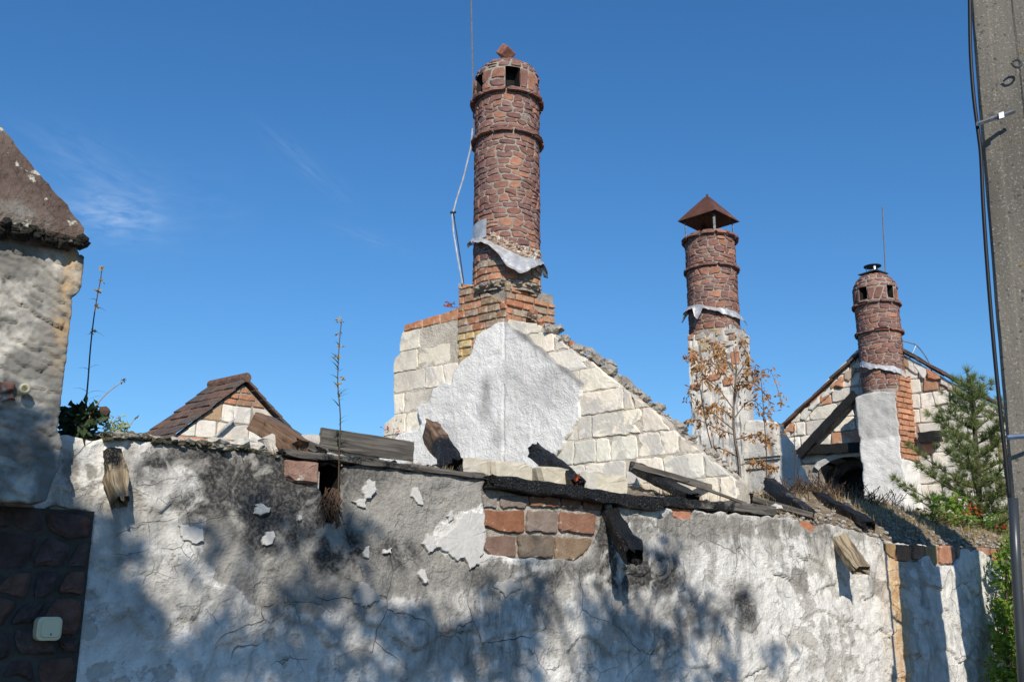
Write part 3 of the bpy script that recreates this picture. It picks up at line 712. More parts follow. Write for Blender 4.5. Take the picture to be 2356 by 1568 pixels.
for nm, mt, n, rr in (('rubble_chips', 'rubble', 900, (.008, .028)), ('mortar_crumbs', 'mortar', 420, (.008, .02)), ):
    mb = MB()
    for i in range(n):
        s = random.uniform(-2.5, 6); t = random.random() ** 2.2
        if 0.55 < t: continue
        r = random.uniform(*rr)
        p = WALL.P(s, bank_z(s, t) + r * .3, -.05 - 1.2 * t); mb.add(*rock_vf(p, r))
    tag(mb.build(nm, mt), 'pale crumbs of broken mortar and stone strewn along the wall top' if mt == 'rubble' else 'small grey mortar crumbs along the wall top', 'rubble', kind='stuff')
# broken stones along the left wall head
for (x, y, r, c, lb) in ((505, 1012, .07, (.60, .57, .50), 'pale broken stone on the wall head under the small gable, left one'), (552, 1012, .085, (.64, .61, .54), 'pale lumpy stone on the wall head beneath the twin fallen planks'), (590, 1018, .06, (.58, .55, .49), 'small pale stone tucked beneath the foot of the fallen planks'),
                         (455, 1014, .05, (.34, .33, .31), 'grey stone at the dark joint of the wall head, left'), (700, 1042, .05, (.40, .37, .32), 'brownish rubble lump below the grey board on the wall head'), (1788, 1158, .06, (.72, .70, .66), 'round white stone beside the long batten on the wall top')):
    p_ = WALL.at(x, y + 8, -.12); v_, f_ = rock_vf(p_, r * .7, (1.6, 1, .6)); o = mk('loose_stone', v_, f_, 'block', color=tuple(k * .82 for k in c))
    md = o.modifiers.new('sub', 'SUBSURF'); md.levels = md.render_levels = 2; md.subdivision_type = 'SIMPLE'
    dm = o.modifiers.new('rough', 'DISPLACE'); tx = bpy.data.textures.new('rough', 'CLOUDS'); tx.noise_scale = .03; dm.texture = tx; dm.strength = .025; dm.texture_coords = 'LOCAL'; tag(o, lb, 'stone', 'loose stones on the wall head')
# mossy coping crust along the left wall head
mb = MB()
for i in range(240):
    x = random.uniform(245, 640); s, z = WALL.hit(x, 1008 + (x - 240) * .1); 
    mb.add(*rock_vf(WALL.P(s, ztop(s) + random.uniform(-.01, .012), random.uniform(-.12, .015)), random.uniform(.012, .032), (1.4, 1, .6)))
tag(mb.build('moss_crust', 'moss'), 'dark mossy crust along the left wall head', 'moss', kind='stuff')

# ------------------------------------------------------------------ timbers on the wall
def wt_(name, a, b, w, h, mat, char, label, cat, group=None, **k):
    o = timber(name, WALL.at(*a), WALL.at(*b), w, h, mat, char, **k); return tag(o, label, cat, group)
wt_('wall_plate', (632, 1040, -.02), (1112, 1098, -.02), .10, .03, 'wood', (.55, .35), 'grey weathered timber plate along the wall head left of the brick patch', 'beam', seed=1, rag=.06, noise=.013)
wt_('wall_plate', (1108, 1106, .0), (1520, 1164, .0), .13, .075, 'wood', (1.0, .8), 'charred black timber plate above the exposed brick patch', 'beam', seed=2, rag=.06, noise=.02)
wt_('wall_plate', (1480, 1152, -.03), (1775, 1176, -.06), .13, .06, 'wood', (.7, .3), 'burnt timber plate at the foot of the long batten', 'beam', seed=3, rag=.08, noise=.016)
G_R = 'burnt rafter stubs'
wt_('rafter_stub', (985, 985, -.62), (1052, 1082, -.1), .09, .12, 'brownwood', (.1, 1.0), 'brown rafter stub with burnt black foot before the white gable', 'rafter', G_R, seed=4, rag=.10, noise=.02)
wt_('rafter_stub', (1222, 1030, -.70), (1335, 1122, -.08), .085, .10, 'wood', (1.2, 1.0), 'charred black rounded rafter stub lying between pale blocks', 'rafter', G_R, seed=5, rag=.08, noise=.024)
wt_('rafter_stub', (1455, 1072, -.85), (1600, 1150, -.10), .12, .07, 'wood', (.6, .8), 'flat dark rafter stub right of the pale blocks, under the batten end', 'rafter', G_R, seed=6, rag=.10, noise=.018)
wt_('rafter_stub', (1622, 1078, -.9), (1725, 1158, -.2), .09, .13, 'wood', (.75, .25), 'grey rafter stub with black end, left of the dead sapling foot', 'rafter', G_R, seed=7, rag=.10, noise=.014)
wt_('rafter_stub', (1766, 1112, -.8), (1866, 1190, -.1), .08, .11, 'wood', (.7, .45), 'grey-brown rafter stub standing in dry grass below the wall fragment', 'rafter', G_R, seed=8, rag=.08, noise=.014)
wt_('rafter_stub', (1876, 1136, -.75), (2010, 1212, -.02), .09, .07, 'wood', (.8, .7), 'black flat rafter lying in dry grass below the arch', 'rafter', G_R, seed=9, rag=.08, noise=.018)
wt_('fallen_plank', (588, 968, -.5), (700, 1036, -.18), .15, .11, 'brownwood', (.35, .3), 'thick brown plank, lower of the two fallen planks', 'plank', seed=10, rag=.05, noise=.012, taper=.85)
wt_('fallen_plank', (606, 958, -.55), (745, 1040, -.2), .13, .035, 'wood', (.1, .1), 'thin grey plank, upper of the two fallen planks', 'plank', seed=11, rag=.04)
wt_('grey_board', (735, 1006, -.27), (951, 1039, -.27), .03, .115, 'wood', (.1, .05), 'grey weathered board standing on edge on the wall head', 'board', seed=12, rag=.012, noise=.004)
wt_('long_batten', (1452, 1070, -.55), (1868, 1186, -.10), .05, .045, 'wood', (.3, .2), 'long thin grey batten lying along the wall top', 'batten', seed=13, rag=.02, noise=.004)
wt_('thin_lath', (1580, 1108, -.35), (1720, 1160, -.10), .025, .02, 'wood', (.2, .2), 'thin lath under the long batten', 'lath', seed=14, rag=.02, noise=.003)
G_T = 'rafter tails sticking out of the wall face'
wt_('rafter_tail', (1385, 1158, -.12), (1466, 1290, .34), .10, .115, 'wood', (1.2, .9), 'charred black rafter tail jutting out beside the brick patch', 'rafter', G_T, seed=15, rag=.16, noise=.024)
wt_('rafter_tail', (1915, 1222, -.10), (1986, 1318, .27), .13, .07, 'rotwood', (.1, .25), 'brown weathered rafter tail jutting out, right part of the wall', 'rafter', G_T, seed=16, rag=.09, noise=.016)
wt_('rafter_tail', (250, 1030, -.06), (281, 1172, .14), .06, .085, 'rotwood', (.75, .05), 'crumbling rotten rafter tail beside the gate pier', 'rafter', G_T, seed=17, rag=.12, noise=.032)

# ------------------------------------------------------------------ gate pier at the left
s_p = WALL.hit(117, 1140, .24)[0]; z_b = WALL.hit(60, 1152, .24)[1]; z_e = WALL.hit(176, 552, .24)[1]
pier = thing('gate_pier', WALL.P(s_p - .4, 0, .0), 'tall stucco gate pier with mossy pyramid cap on a dark stone base', 'pier')
PW = .85
def sdisp(S, Z):
    x = S * 19 + fbm(S * 4, Z * 4, 31) * 3; y = Z * 23 + fbm(S * 4, Z * 4, 32) * 3 + S * 9
    d, dy, i = vor(x, y, 33)
    a = np.clip(1 - d * 1.1, 0, 1) * .009 - dy * .014 * (.3 + i) + i * .006
    return (a + (fbm(S * 40, Z * 40, 34) - .5) * .010 + (fbm(S * 2.5, Z * 2.5, 35) - .5) * .012) * np.where(Z < z_b + .18, .6, 1)
sheet('stucco_front', WALL, [(s_p - PW, z_b), (s_p - .01, z_b), (s_p, z_b + .1), (s_p + .02, z_b + .14), (s_p + .02, z_b + .26), (s_p, z_b + .30), (s_p - .005, z_e - .25), (s_p + .025, z_e - .22), (s_p + .02, z_e - .06), (s_p - .01, z_e - .05), (s_p - .01, z_e + .03), (s_p - PW, z_e + .03)],
      .008, .215, .05, 'scales', pier, sdisp, warp=.005, attrs={'rust': lambda S, Z: np.clip(np.exp(-((S - s_p + .03) / .035) ** 2) * np.clip((Z - z_b - .5) * 3, 0, 1), 0, 1) * .9}, seed=9)
v, f = box_vf(WALL.P(s_p - PW / 2 - .004, (z_b + z_e) / 2 + .01, -.06), Vector((*(A2 * (PW / 2 - .006)), 0)), Vector((*(NA * .255), 0)), Vector((0, 0, (z_e - z_b) / 2)))
mk('shaft_core', v, f, 'mortar', pier)
wpiece('brick', [(0, 878), (34, 880), (32, 900), (0, 905)], .05, (.40, .19, .13), parent=pier, plane=Plane(WALL.O + NA * .24, A2, NA))
wpiece('brick', [(0, 912), (30, 906), (34, 918), (0, 924)], .05, (.36, .20, .15), parent=pier, plane=Plane(WALL.O + NA * .24, A2, NA))
cen = WALL.at(54, 896, .255); nv3 = Vector((*NA, 0)); a3 = Vector((*A2, 0)); up3 = Vector((0, 0, 1))
mb = MB(); k = 14
prof_s = [(.0, .0), (.020, .0), (.024, .012), (.022, .03), (.013, .034), (.011, .012), (0.0, .010)]
vv = [cen + (a3 * cos(2 * pi * j / k) + up3 * sin(2 * pi * j / k)) * r + nv3 * d for r, d in prof_s for j in range(k)]
mb.add(vv, [(i * k + j, i * k + (j + 1) % k, (i + 1) * k + (j + 1) % k, (i + 1) * k + j) for i in range(len(prof_s) - 1) for j in range(k)])
mb.build('pipe_socket', 'plastic', pier, smooth=True)
# pyramid cap
oh = .31; cb, z_e = WALL.hit(193, 538, oh); ca = cb - PW - .1
def project(p):
    q = Vector(p) - Vector((0, 0, EYE)); dep = q.y * CP + q.z * SP; return 1178 + FPX * q.x / dep, 784 - FPX * (q.z * CP - q.y * SP) / dep
c0_ = WALL.P(cb, z_e, oh); hcap = .3
for hcap in np.arange(.2, 2.0, .02):
    a_ = WALL.P((ca + cb) / 2, z_e + hcap, -.08); yy = [project(c0_.lerp(a_, t)) for t in np.linspace(0, 1, 60)]
    if min(yy, key=lambda k: abs(k[0] - 0))[1] < 292: break
apex = WALL.P((ca + cb) / 2, z_e + hcap, -.08)
K = 30; vv = []; ff = []
cor = [WALL.P(cb, z_e, oh), WALL.P(cb, z_e, -.45), WALL.P(ca, z_e, -.45), WALL.P(ca, z_e, oh)]
ring = []
for q in range(4):
    for j in range(K): ring.append((cor[q].lerp(cor[(q + 1) % 4], j / K)))
NR = len(ring); lv = 26
for i in range(lv + 3):
    for j, p in enumerate(ring):
        if i < 3:                                    # thick ragged rim
            r_ = n1(j * .55, i * 3, 40) * .05; w_ = p + Vector((0, 0, (-.035, .0, .045)[i] + (r_ if i == 0 else 0) - .02)); c_ = Vector((apex.x, apex.y, w_.z))
            w_ = c_ + (w_ - c_) * ((.93 + r_) if i == 0 else (1.0 + r_ * .5))
        else:
            t = (i - 2) / lv; w_ = (p + Vector((0, 0, .03))).lerp(apex, t * .98)
            st = (t * 7) % 1.0
            c_ = Vector((apex.x, apex.y, w_.z)); w_ = c_ + (w_ - c_) * (1 + n1(j * .5, i * .5, 41) * .035 - .02 * st) + Vector((0, 0, n1(j * .9, i * .9, 42) * .02))
        vv.append(w_)
for i in range(lv + 2):
    for j in range(NR): j2 = (j + 1) % NR; ff.append((i * NR + j2, i * NR + j, (i + 1) * NR + j, (i + 1) * NR + j2))
ff.append(tuple(range(NR))[::1]); ff.append(tuple((lv + 2) * NR + j for j in range(NR))[::-1])
M['caproof'] = mat_rock('lichen_cap', (.135, .10, .082), (.55, .5, .5), 5, 45, 1.0, .02, spot=(.46, .45, .37), spot_s=15, spot_t=.63, dirt=(.23, .225, .20), dirt_s=4)
mk('pyramid_cap', vv, ff, 'caproof', pier)
M['blacklichen'] = mat_rock('black_lichen', (.035, .033, .028), (.5, .5, .5), 20, 60, 1.0, .02, spot=(.16, .15, .12), spot_s=18, spot_t=.6)
mb = MB()
for i in range(190):
    t = random.random(); p = WALL.P(ca + (cb - ca) * t, z_e - .035 + random.uniform(-.02, .018), oh - .02 + random.uniform(-.03, .008)); mb.add(*rock_vf(p, random.uniform(.014, .034), (1.3, 1, .8)))
tag(mb.build('lichen_rim', 'blacklichen', pier), kind='stuff')
# stone base of dark rubble
def rubble(u0, u1, v0, v1, hr, wr, gap, seed=0, amp=.25):
    out = []; v = v0; k = 0; rows = [v0]
    while v < v1 - hr[0] * .6: v += random.uniform(*hr); rows.append(min(v, v1)); 
    rows[-1] = v1
    def b(k, u): return rows[k] + (0 if k in (0, len(rows) - 1) else n1(u * 6.5 / max(.2, hr[1] * 6), k * 5.3 + seed, seed, 2) * (hr[0] + hr[1]) * amp * 1.6)
    for k in range(len(rows) - 1):
        h = rows[k + 1] - rows[k]; u = u0; tl = 0.0
        while u < u1 - 1e-6:
            w = random.uniform(*wr) * (1.15 if h < (hr[0] + hr[1]) / 2 else .9); ub = u + w
            if u1 - ub < wr[0] * .6: ub = u1
            tr = random.uniform(-.22, .22) * h if ub < u1 else 0.0
            g = gap / 2
            def q(t, side): # side 0 bottom 1 top
                x = (u + tl * (side * 2 - 1) + g) * (1 - t) + (ub + tr * (side * 2 - 1) - g) * t
                return (x, b(k + side, x) + (g if side == 0 else -g))
            cb_, ct_ = random.uniform(.06, .2), random.uniform(.06, .2)
            p = [q(.02 + cb_ * .5, 0), q(.5, 0), q(1 - cb_ * .6, 0)]
            m0, m1 = q(1, 0), q(1, 1); p += [(m0[0] * .75 + m1[0] * .25, m0[1] * .75 + m1[1] * .25), (m0[0] * .3 + m1[0] * .7, m0[1] * .3 + m1[1] * .7)]
            p += [q(1 - ct_ * .6, 1), q(.5, 1), q(.02 + ct_ * .5, 1)]
            m0, m1 = q(0, 0), q(0, 1); p += [(m0[0] * .3 + m1[0] * .7, m0[1] * .3 + m1[1] * .7), (m0[0] * .75 + m1[0] * .25, m0[1] * .75 + m1[1] * .25)]
            if h > hr[1] * .82 and random.random() < .22 and w < wr[1]:          # two thin stones on top of each other
                lo = [p[0], p[1], p[2], p[3]]; mz = sum(x[1] for x in p) / len(p)
                L_, R_ = min(x[0] for x in p), max(x[0] for x in p)
                lo = clip_rect(p, L_ - 1, R_ + 1, -99, mz - g); hi = clip_rect(p, L_ - 1, R_ + 1, mz + g, 99)
                out += [lo, hi]
            else: out.append(p)
            u = ub; tl = tr
    return [clean(p, .003) for p in out if len(p) >= 3]
s_sb = WALL.hit(222, 1180, .05)[0]
v, f = box_vf(WALL.P(s_sb - .7, z_b / 2, -.155), Vector((*(A2 * .7), 0)), Vector((*(NA * .17), 0)), Vector((0, 0, z_b / 2 - .004)))
mk('base_core', v, f, 'darkmortar', pier)
DK = [(.085, .06, .058), (.09, .064, .06), (.072, .055, .055), (.085, .056, .05), (.105, .08, .072), (.125, .07, .054)]
for p in rubble(s_sb - .8, s_sb, .9, z_b - .01, (.085, .15), (.09, .19), .026, 3):
    vv, ff = piece_vf(p, lambda s, z, d: WALL.P(s, z, .012 + d), random.uniform(.014, .034), .018, jit=.25); mk('stone', vv, ff, 'darkstone', pier, color=pick(DK))
# bell push on the stone base
bell = thing('doorbell_push', WALL.at(110, 1474, .05), 'cream plastic doorbell push on the dark stone base', 'doorbell')
def rounded(cx, cz, w, h, r, d0, d1, inset, n=5):
    pts = []
    for (sx, sz, a0) in ((1, 1, 0), (-1, 1, pi / 2), (-1, -1, pi), (1, -1, 1.5 * pi)):
        for j in range(n + 1):
            a = a0 + j / n * pi / 2; pts.append((cx + sx * (w / 2 - r) + cos(a) * r, cz + sz * (h / 2 - r) + sin(a) * r))
    N_ = len(pts)
    lay = [(1, d0), (1, d1 - inset), (.985, d1 - inset * .4), (.95, d1)]
    v = [WALL.P(cx + (p[0] - cx) * k, cz + (p[1] - cz) * k, d) for k, d in lay for p in pts]
    f = [(i * N_ + j, i * N_ + (j + 1) % N_, (i + 1) * N_ + (j + 1) % N_, (i + 1) * N_ + j) for i in range(3) for j in range(N_)]
    f.append(tuple(3 * N_ + j for j in range(N_))); return v, f
bs0, bz0 = WALL.hit(109, 1445, .06)
hou = mk('housing', *rounded(bs0, bz0, .098, .096, .022, .03, .098, .006), 'plastic', bell)
mk('button', *rounded(bs0 + .004, bz0 + .002, .074, .074, .016, .09, .105, .004), 'plastic', hou)
mk('indicator_lamp', *rounded(bs0 + .006, bz0 - .022, .004, .010, .0019, .098, .1075, .001), 'darksteel', hou)

# ------------------------------------------------------------------ main ruined gable
s_c = GAB.hit(1165, 740)[0]; s_l = GAB.hit(1055, 700)[0]
gable = thing('ruined_gable', GAB.P(1.6, 0), 'ruined gable of cream blocks with a broken white plaster patch', 'gable')
GO = [(870, 1200), (880, 1010), (884, 972), (908, 956), (904, 905), (906, 826), (920, 812), (918, 790), (931, 747), (1056, 708), (1056, 700), (1165, 690), (1165, 735), (1232, 742), (1319, 806), (1376, 846), (1440, 897), (1504, 945), (1560, 1000), (1640, 1060), (1720, 1130), (1720, 1200)]
go = GAB.poly(GO); s_end = (-.15 - (GAB.O - WALL.O).dot(NA)) / B2.dot(NA); go = clip_rect(go, s_end, 99, 0, 99)
def extrude(plane, poly, d0, d1, name, mat, parent, amp=.0):
    n = len(poly); vv = [plane.P(s, z, d0) for s, z in poly] + [plane.P(s, z, d1) for s, z in poly]
    ff = [tuple(range(n)), tuple(range(2 * n - 1, n - 1, -1))] + [((i + 1) % n, i, n + i, n + (i + 1) % n) for i in range(n)]
    return mk(name, vv, ff, mat, parent)
extrude(GAB, [(s, z - .006) for s, z in go], -.009, -.24, 'masonry_core', 'creammortar', gable)
SL = [(1165, 738), (1205, 768), (1250, 803), (1300, 846), (1341, 879), (1340, 925), (1334, 955), (1316, 996), (1292, 1036), (1268, 1075), (1240, 1200), (860, 1200), (872, 1075), (905, 1020), (922, 1000), (972, 992), (974, 965), (968, 936), (992, 925), (1000, 900), (1012, 888), (1042, 884), (1052, 846), (1066, 834), (1088, 816), (1098, 788), (1108, 768), (1130, 758)]
slab = GAB.poly(SL)
def gskip(c, p): return bool(inside(slab, np.array([c[0]]), np.array([c[1]]))[0]) and all(bool(inside(slab, np.array([q[0]]), np.array([q[1]]))[0]) for q in p)
gmp = lambda s, z, d: GAB.P(s, z, d - .02)
z_r = GAB.hit(921, 764)[1]
left = clip_rect(go, s_l + .004, 99, 0, z_r)
right = clip_rect(go, -99, s_c - .004, 0, 99)
courses(left, gmp, gable, z_r - .2 * 12, .2, (.34, .56), .007, 'block', CREAM, .016, .005, gskip, rough=(.05, .007), offs=.1)
courses(right, gmp, gable, GAB.hit(1324, 852)[1] - .196 * 12, .196, (.30, .54), .008, 'block', CREAM + GREYB[:2], .018, .006, gskip, rough=(.045, .008))
topb = clip_rect(go, s_l + .004, 99, z_r, 99)
courses(topb, gmp, gable, z_r, .14, (.20, .26), .008, 'brick', [(.50, .235, .125), (.46, .235, .135)], .022, .01, mat='brick', rough=(.06, .004))
# brick column: the stack's left face
colp = GAB.poly([(1055, 652), (1096, 656), (1165, 700), (1165, 900), (1055, 840)])
zy = GAB.hit(1100, 760)[1]
def cskip(c, p): return gskip(c, p)
courses(clip_rect(colp, s_c, s_l, 0, 99), lambda s, z, d: GAB.P(s, z, d - .012), gable, zy - .072 * 12, .072, (.10, .22), .010, 'brick', lambda c: ORANGE if c[1] > zy else YELLOW, .022, .006, cskip, mat='brick', rough=(.06, .003), minarea=.0006)
def gdisp(S, Z):
    a = (fbm(S * 2.2, Z * 2.2, 61) - .5) * .03 + (fbm(S * 9, Z * 9, 62) - .5) * .014 + np.abs(fbm(S * 17 + fbm(S * 6, Z * 6, 8) * 2, Z * 13, 63, 3) - .5) * .015
    return a - .011 * np.exp(-((S - s_c - (fbm(Z * 3, S * 0, 4) - .5) * .02) / .009) ** 2) * (fbm(Z * 2, S * 0, 66) > .25)
stainF = px_blobs([(1125, 890, 14, 28, .9), (1122, 940, 16, 30, .8), (1150, 1010, 18, 40, .6), (1240, 910, 60, 50, .35), (1280, 860, 30, 25, .3), (1190, 860, 25, 40, .25), (1040, 1000, 30, 40, .3), (1000, 1010, 40, 30, .25)], GAB, 0)
rim_l = GAB.poly([(1165, 738), (1341, 879)])
def rimF(S, Z):
    (sa, za), (sb, zb) = rim_l
    zl = za + (zb - za) * (S - sa) / (sb - sa)
    return stainF(S, Z) * .8 + np.where(S < s_c + .01, np.clip(1 - (zl - Z) / .055 + (fbm(S * 9, Z * 9, 4) - .5), 0, 1), 0)
sheet('white_plaster', GAB, slab, .0105, .035, .06, 'slab', gable, gdisp, warp=.018, attrs={'rim': rimF}, seed=12)
# broken mortar bedding on the sloping head
HEAD = GAB.poly([(1190, 705), (1232, 735), (1319, 800), (1376, 840), (1440, 892), (1504, 940), (1560, 994), (1640, 1056), (1680, 1092)])
tot = 0
for i in range(len(HEAD) - 1):
    (sa, za), (sb, zb) = HEAD[i], HEAD[i + 1]; L = math.hypot(sb - sa, zb - za); nst = int(L / .032)
    for j in range(nst):
        t = (j + random.random()) / nst
        big = random.random() < (.5 if i < 2 else .16)
        r = random.uniform(.035, .06) if big else random.uniform(.012, .03)
        p = GAB.P(sa + (sb - sa) * t, za + (zb - za) * t + random.uniform(-.012, .018), random.uniform(-.25, .0 if i < 2 else -.06))
        if big:
            cc = random.random(); mk('broken_block', *rock_vf(p, r * 1.15, (1.25, .9, .7)), 'brick' if cc < .25 and i < 3 else 'rubble', gable, color=pick(ORANGE))
        else:
            if tot == 0: hb = MB()
            hb.add(*rock_vf(p, r, (1.3, 1, .7))); tot += 1
tag(hb.build('mortar_bedding', 'rubble', gable), kind='stuff')
for (x0, y0, x1, y1) in ((1352, 800, 1404, 846), (1430, 868, 1466, 908), (1500, 934, 1522, 962), (1560, 990, 1590, 1012)):   # remaining slabs of tile bedding
    a, b = GAB.at(x0, y0, -.16), GAB.at(x1, y1, -.16)
    t = (b - a).normalized(); nrm = Vector((*NB, 0)); u_ = t.cross(nrm)
    bb = MB()
    for q in range(4):
        m_ = a.lerp(b, (q + .5) / 4) + u_ * random.uniform(-.012, .012)
        v, f = box_vf(m_, t * (b - a).length / 8 * 1.02, nrm * random.uniform(.06, .09), u_ * random.uniform(.018, .03)); v = [p + Vector([random.uniform(-.008, .008) for _ in range(3)]) for p in v]; bb.add(v, f)
    bb.build('tile_bedding', 'rubble', gable)

# ------------------------------------------------------------------ round rubble chimneys
class Cyl:
    def __init__(self, axis, lean=0.0):
        self.ax = Vector(axis); self.f = (-self.ax).normalized(); self.r = Vector((-self.f.y, self.f.x))
    def hit(self, px, py, R):
        q = ray(px, py); d2 = Vector((q.x, q.y)); a = d2.dot(d2); b = -2 * d2.dot(self.ax); c = self.ax.dot(self.ax) - R * R
        disc = max(0, b * b - 4 * a * c); t = (-b - sqrt(disc)) / (2 * a)
        p = d2 * t - self.ax; return atan2(p.dot(self.r), p.dot(self.f)), EYE + q.z * t
    def P(self, th, z, r):
        q = self.ax + (self.f * cos(th) + self.r * sin(th)) * r; return Vector((q.x, q.y, z))
def chimney_body(th, cy, prof, R0, rows, wins, core_mat='mortar', seed=0):
    """prof: list (r, z) from bottom to top.  rows: (z0, z1, hr, wr, depth, gap)"""
    pv = [0.0]
    for i in range(1, len(prof)): pv.append(pv[-1] + math.hypot(prof[i][0] - prof[i - 1][0], prof[i][1] - prof[i - 1][1]))
    pr = [p[0] for p in prof]; pz = [p[1] for p in prof]
    def rz(v): return float(np.interp(v, pv, pr)), float(np.interp(v, pv, pz))
    def v_of_z(z): return float(np.interp(z, pz, pv))
    def mp(u, v, d):
        r, z = rz(v); r2, z2 = rz(v + .01); r1, z1 = rz(v - .01); t = Vector((r2 - r1, z2 - z1)); t = t.normalized() if t.length > 0 else Vector((0, 1))
        return cy.P(u / R0, z - t.x * d * 1.0, max(.004, r + t.y * d))
    # core
    nt = 120; nvv = max(20, int(pv[-1] / .018)); V = []; F = []
    for i in range(nvv + 1):
        v = pv[-1] * i / nvv
        for j in range(nt):
            u = 2 * pi * j / nt * R0
            V.append(mp(u, v, n1(cos(2 * pi * j / nt) * 6 + 9, v * 16 + sin(2 * pi * j / nt) * 6, seed + 70, 2) * .016 + .002))
    zz = [rz(pv[-1] * (i + .5) / nvv)[1] for i in range(nvv)]
    for i in range(nvv):
        for j in range(nt):
            tc = 2 * pi * (j + .5) / nt; tc = tc - 2 * pi if tc > pi else tc
            if any(abs(((tc - w[0] + pi) % (2 * pi)) - pi) < w[1] and w[2] < zz[i] < w[3] for w in wins): continue
            F.append((i * nt + j, i * nt + (j + 1) % nt, (i + 1) * nt + (j + 1) % nt, (i + 1) * nt + j))
    F.append(tuple(nvv * nt + j for j in range(nt)))
    mk('mortar_core', V, F, core_mat, th)
    if wins:
        v, f = tube_vf([cy.P(0, prof[0][1] + .02, 0), cy.P(0, min(w[3] for w in wins) + .12, 0)], R0 * .62, 24); mk('black_core', v, f, 'soot', th)  # black cylinder added inside to block light, so the openings look dark
        for w in wins:                                   # jambs, sill and head of each opening
            mb = MB()
            for q in ((w[0] - w[1]), (w[0] + w[1])):
                mb.add([cy.P(q, w[2], R0 * .6), cy.P(q, w[2], R0 * 1.005), cy.P(q, w[3], R0 * 1.005), cy.P(q, w[3], R0 * .6)], [(0, 1, 2, 3)])
            for z in (w[2], w[3]):
                mb.add([cy.P(w[0] - w[1], z, R0 * .6), cy.P(w[0] - w[1], z, R0 * 1.005), cy.P(w[0] + w[1], z, R0 * 1.005), cy.P(w[0] + w[1], z, R0 * .6)], [(0, 1, 2, 3)])
            mb.build('window_reveal', 'soot', th)
    rear = MB()
    for (z0, z1, hr, wr, depth, gap) in rows:
        arcs = [(-pi, pi)]
        if wins and any(z0 < (w[2] + w[3]) / 2 < z1 for w in wins):      # stones fitted between the openings
            ws2 = sorted((((w[0] + pi) % (2 * pi)) - pi, w[1]) for w in wins)
            arcs = [(ws2[i][0] + ws2[i][1], (ws2[i + 1][0] - ws2[i + 1][1]) if i + 1 < len(ws2) else ws2[0][0] + 2 * pi - ws2[0][1]) for i in range(len(ws2))]
        for p in [p for a0, a1 in arcs for p in rubble(a0 * R0, a1 * R0, v_of_z(z0), v_of_z(z1), hr, wr, gap, random.randint(1, 99))]:
            cu = sum(q[0] for q in p) / len(p); cv = sum(q[1] for q in p) / len(p); th_c = cu / R0; zc = rz(cv)[1]
            us = [q[0] / R0 for q in p]; zs = [rz(q[1])[1] for q in p]
            vv, ff = piece_vf(p, mp, depth * (random.uniform(.65, 1.35) if depth < .03 else random.uniform(.9, 1.1)), .006, jit=.22 if depth < .03 else .08); th_c = ((th_c + pi) % (2 * pi)) - pi
            if abs(th_c) < 1.62: mk('stone', vv, ff, 'stone', th, color=pick(RED))
            else: rear.add(vv, ff)
    o = rear.build('rear_stones', 'stone', th, color=RED[0]); o['kind'] = 'stuff'
    return mp, v_of_z
def skirt(cy, name, pts, R, mat, parent, amp=.012, seed=0, n=90):
    """torn sheet-metal collar: pts (theta, z_top, z_bottom, outward)"""
    T = np.array(pts); th = np.linspace(T[0, 0], T[-1, 0], n); V = []; F = []; m = 7
    for off in (0, .003):
        for i, t in enumerate(th):
            za, zb, ou = (float(np.interp(t, T[:, 0], T[:, k])) for k in (1, 2, 3))
            zb += n1(t * 9, 1, seed) * .03
            for j in range(m):
                s = j / (m - 1); V.append(cy.P(t, za + (zb - za) * s + n1(t * 6, s * 2, seed + 2) * amp, R + .006 + off + ou * s ** .8 + n1(t * 7, s * 3, seed + 1) * amp * 2 * s))
    N_ = n * m
    for i in range(n - 1):
        for j in range(m - 1):
            q = (i * m + j, (i + 1) * m + j, (i + 1) * m + j + 1, i * m + j + 1); F.append(tuple(k + N_ for k in q)); F.append(q[::-1])
    for i in range(n - 1): F.append((i * m + m - 1, (i + 1) * m + m - 1, (i + 1) * m + m - 1 + N_, i * m + m - 1 + N_))
    return mk(name, V, F, mat, parent, smooth=True)

# ---- main chimney
C0 = GAB.P(s_c, 0); wB = s_l - s_c; wA = .56
ax1 = Vector((C0.x, C0.y)) + B2 * wB / 2 + A2 * wA / 2
cy1 = Cyl(ax1)
q = ray(1165, 400); R1 = 74.0 / FPX * (ax1.length / Vector((q.x, q.y)).length) * .985
def z1(py, k=1.0, px=1165): return cy1.hit(px, py, R1 * k)[1]
zb_stone = z1(592); z_sq = z1(652, 1.0)
ch1 = thing('round_chimney', (ax1.x, ax1.y, 0), 'tallest round chimney of red rubble stone with domed top and torn metal flashing', 'chimney', 'round stone chimneys')
zr2, zr1, zs1 = z1(305), z1(211), z1(160)
prof1 = [(R1, z_sq - .05), (R1, zr2), (R1 * 1.0, zr1), (R1 * 1.03, zr1 + .05), (R1 * 1.03, zs1), (R1 * 1.0, zs1 + .045), (R1 * .94, zs1 + .10), (R1 * .80, zs1 + .15), (R1 * .52, zs1 + .19), (R1 * .15, zs1 + .205), (.01, zs1 + .21)]
wth, wz0 = cy1.hit(1180, 201, R1 * 1.03); wz1 = cy1.hit(1180, 152, R1 * 1.03)[1]
wins1 = [(wth, .215, wz0, wz1)] + [(wth + k * pi * 2 / 5, .215, wz0, wz1) for k in (-1, 1, 2, -2)]
S_H, S_W = (.046, .082), (.075, .165)
rows1 = [(zb_stone, zr2 - .006, S_H, S_W, .011, .011), (zr2, zr2 + .05, (.05, .05), (.13, .20), .052, .012), (zr2 + .056, zr1 - .006, S_H, S_W, .011, .011), (zr1, zr1 + .048, (.05, .05), (.13, .2), .055, .012),
         (zr1 + .054, wz1 - .01, (.10, .17), (.075, .12), .014, .018), (wz1 - .004, zs1 + .19, (.05, .075), (.08, .15), .014, .024)]
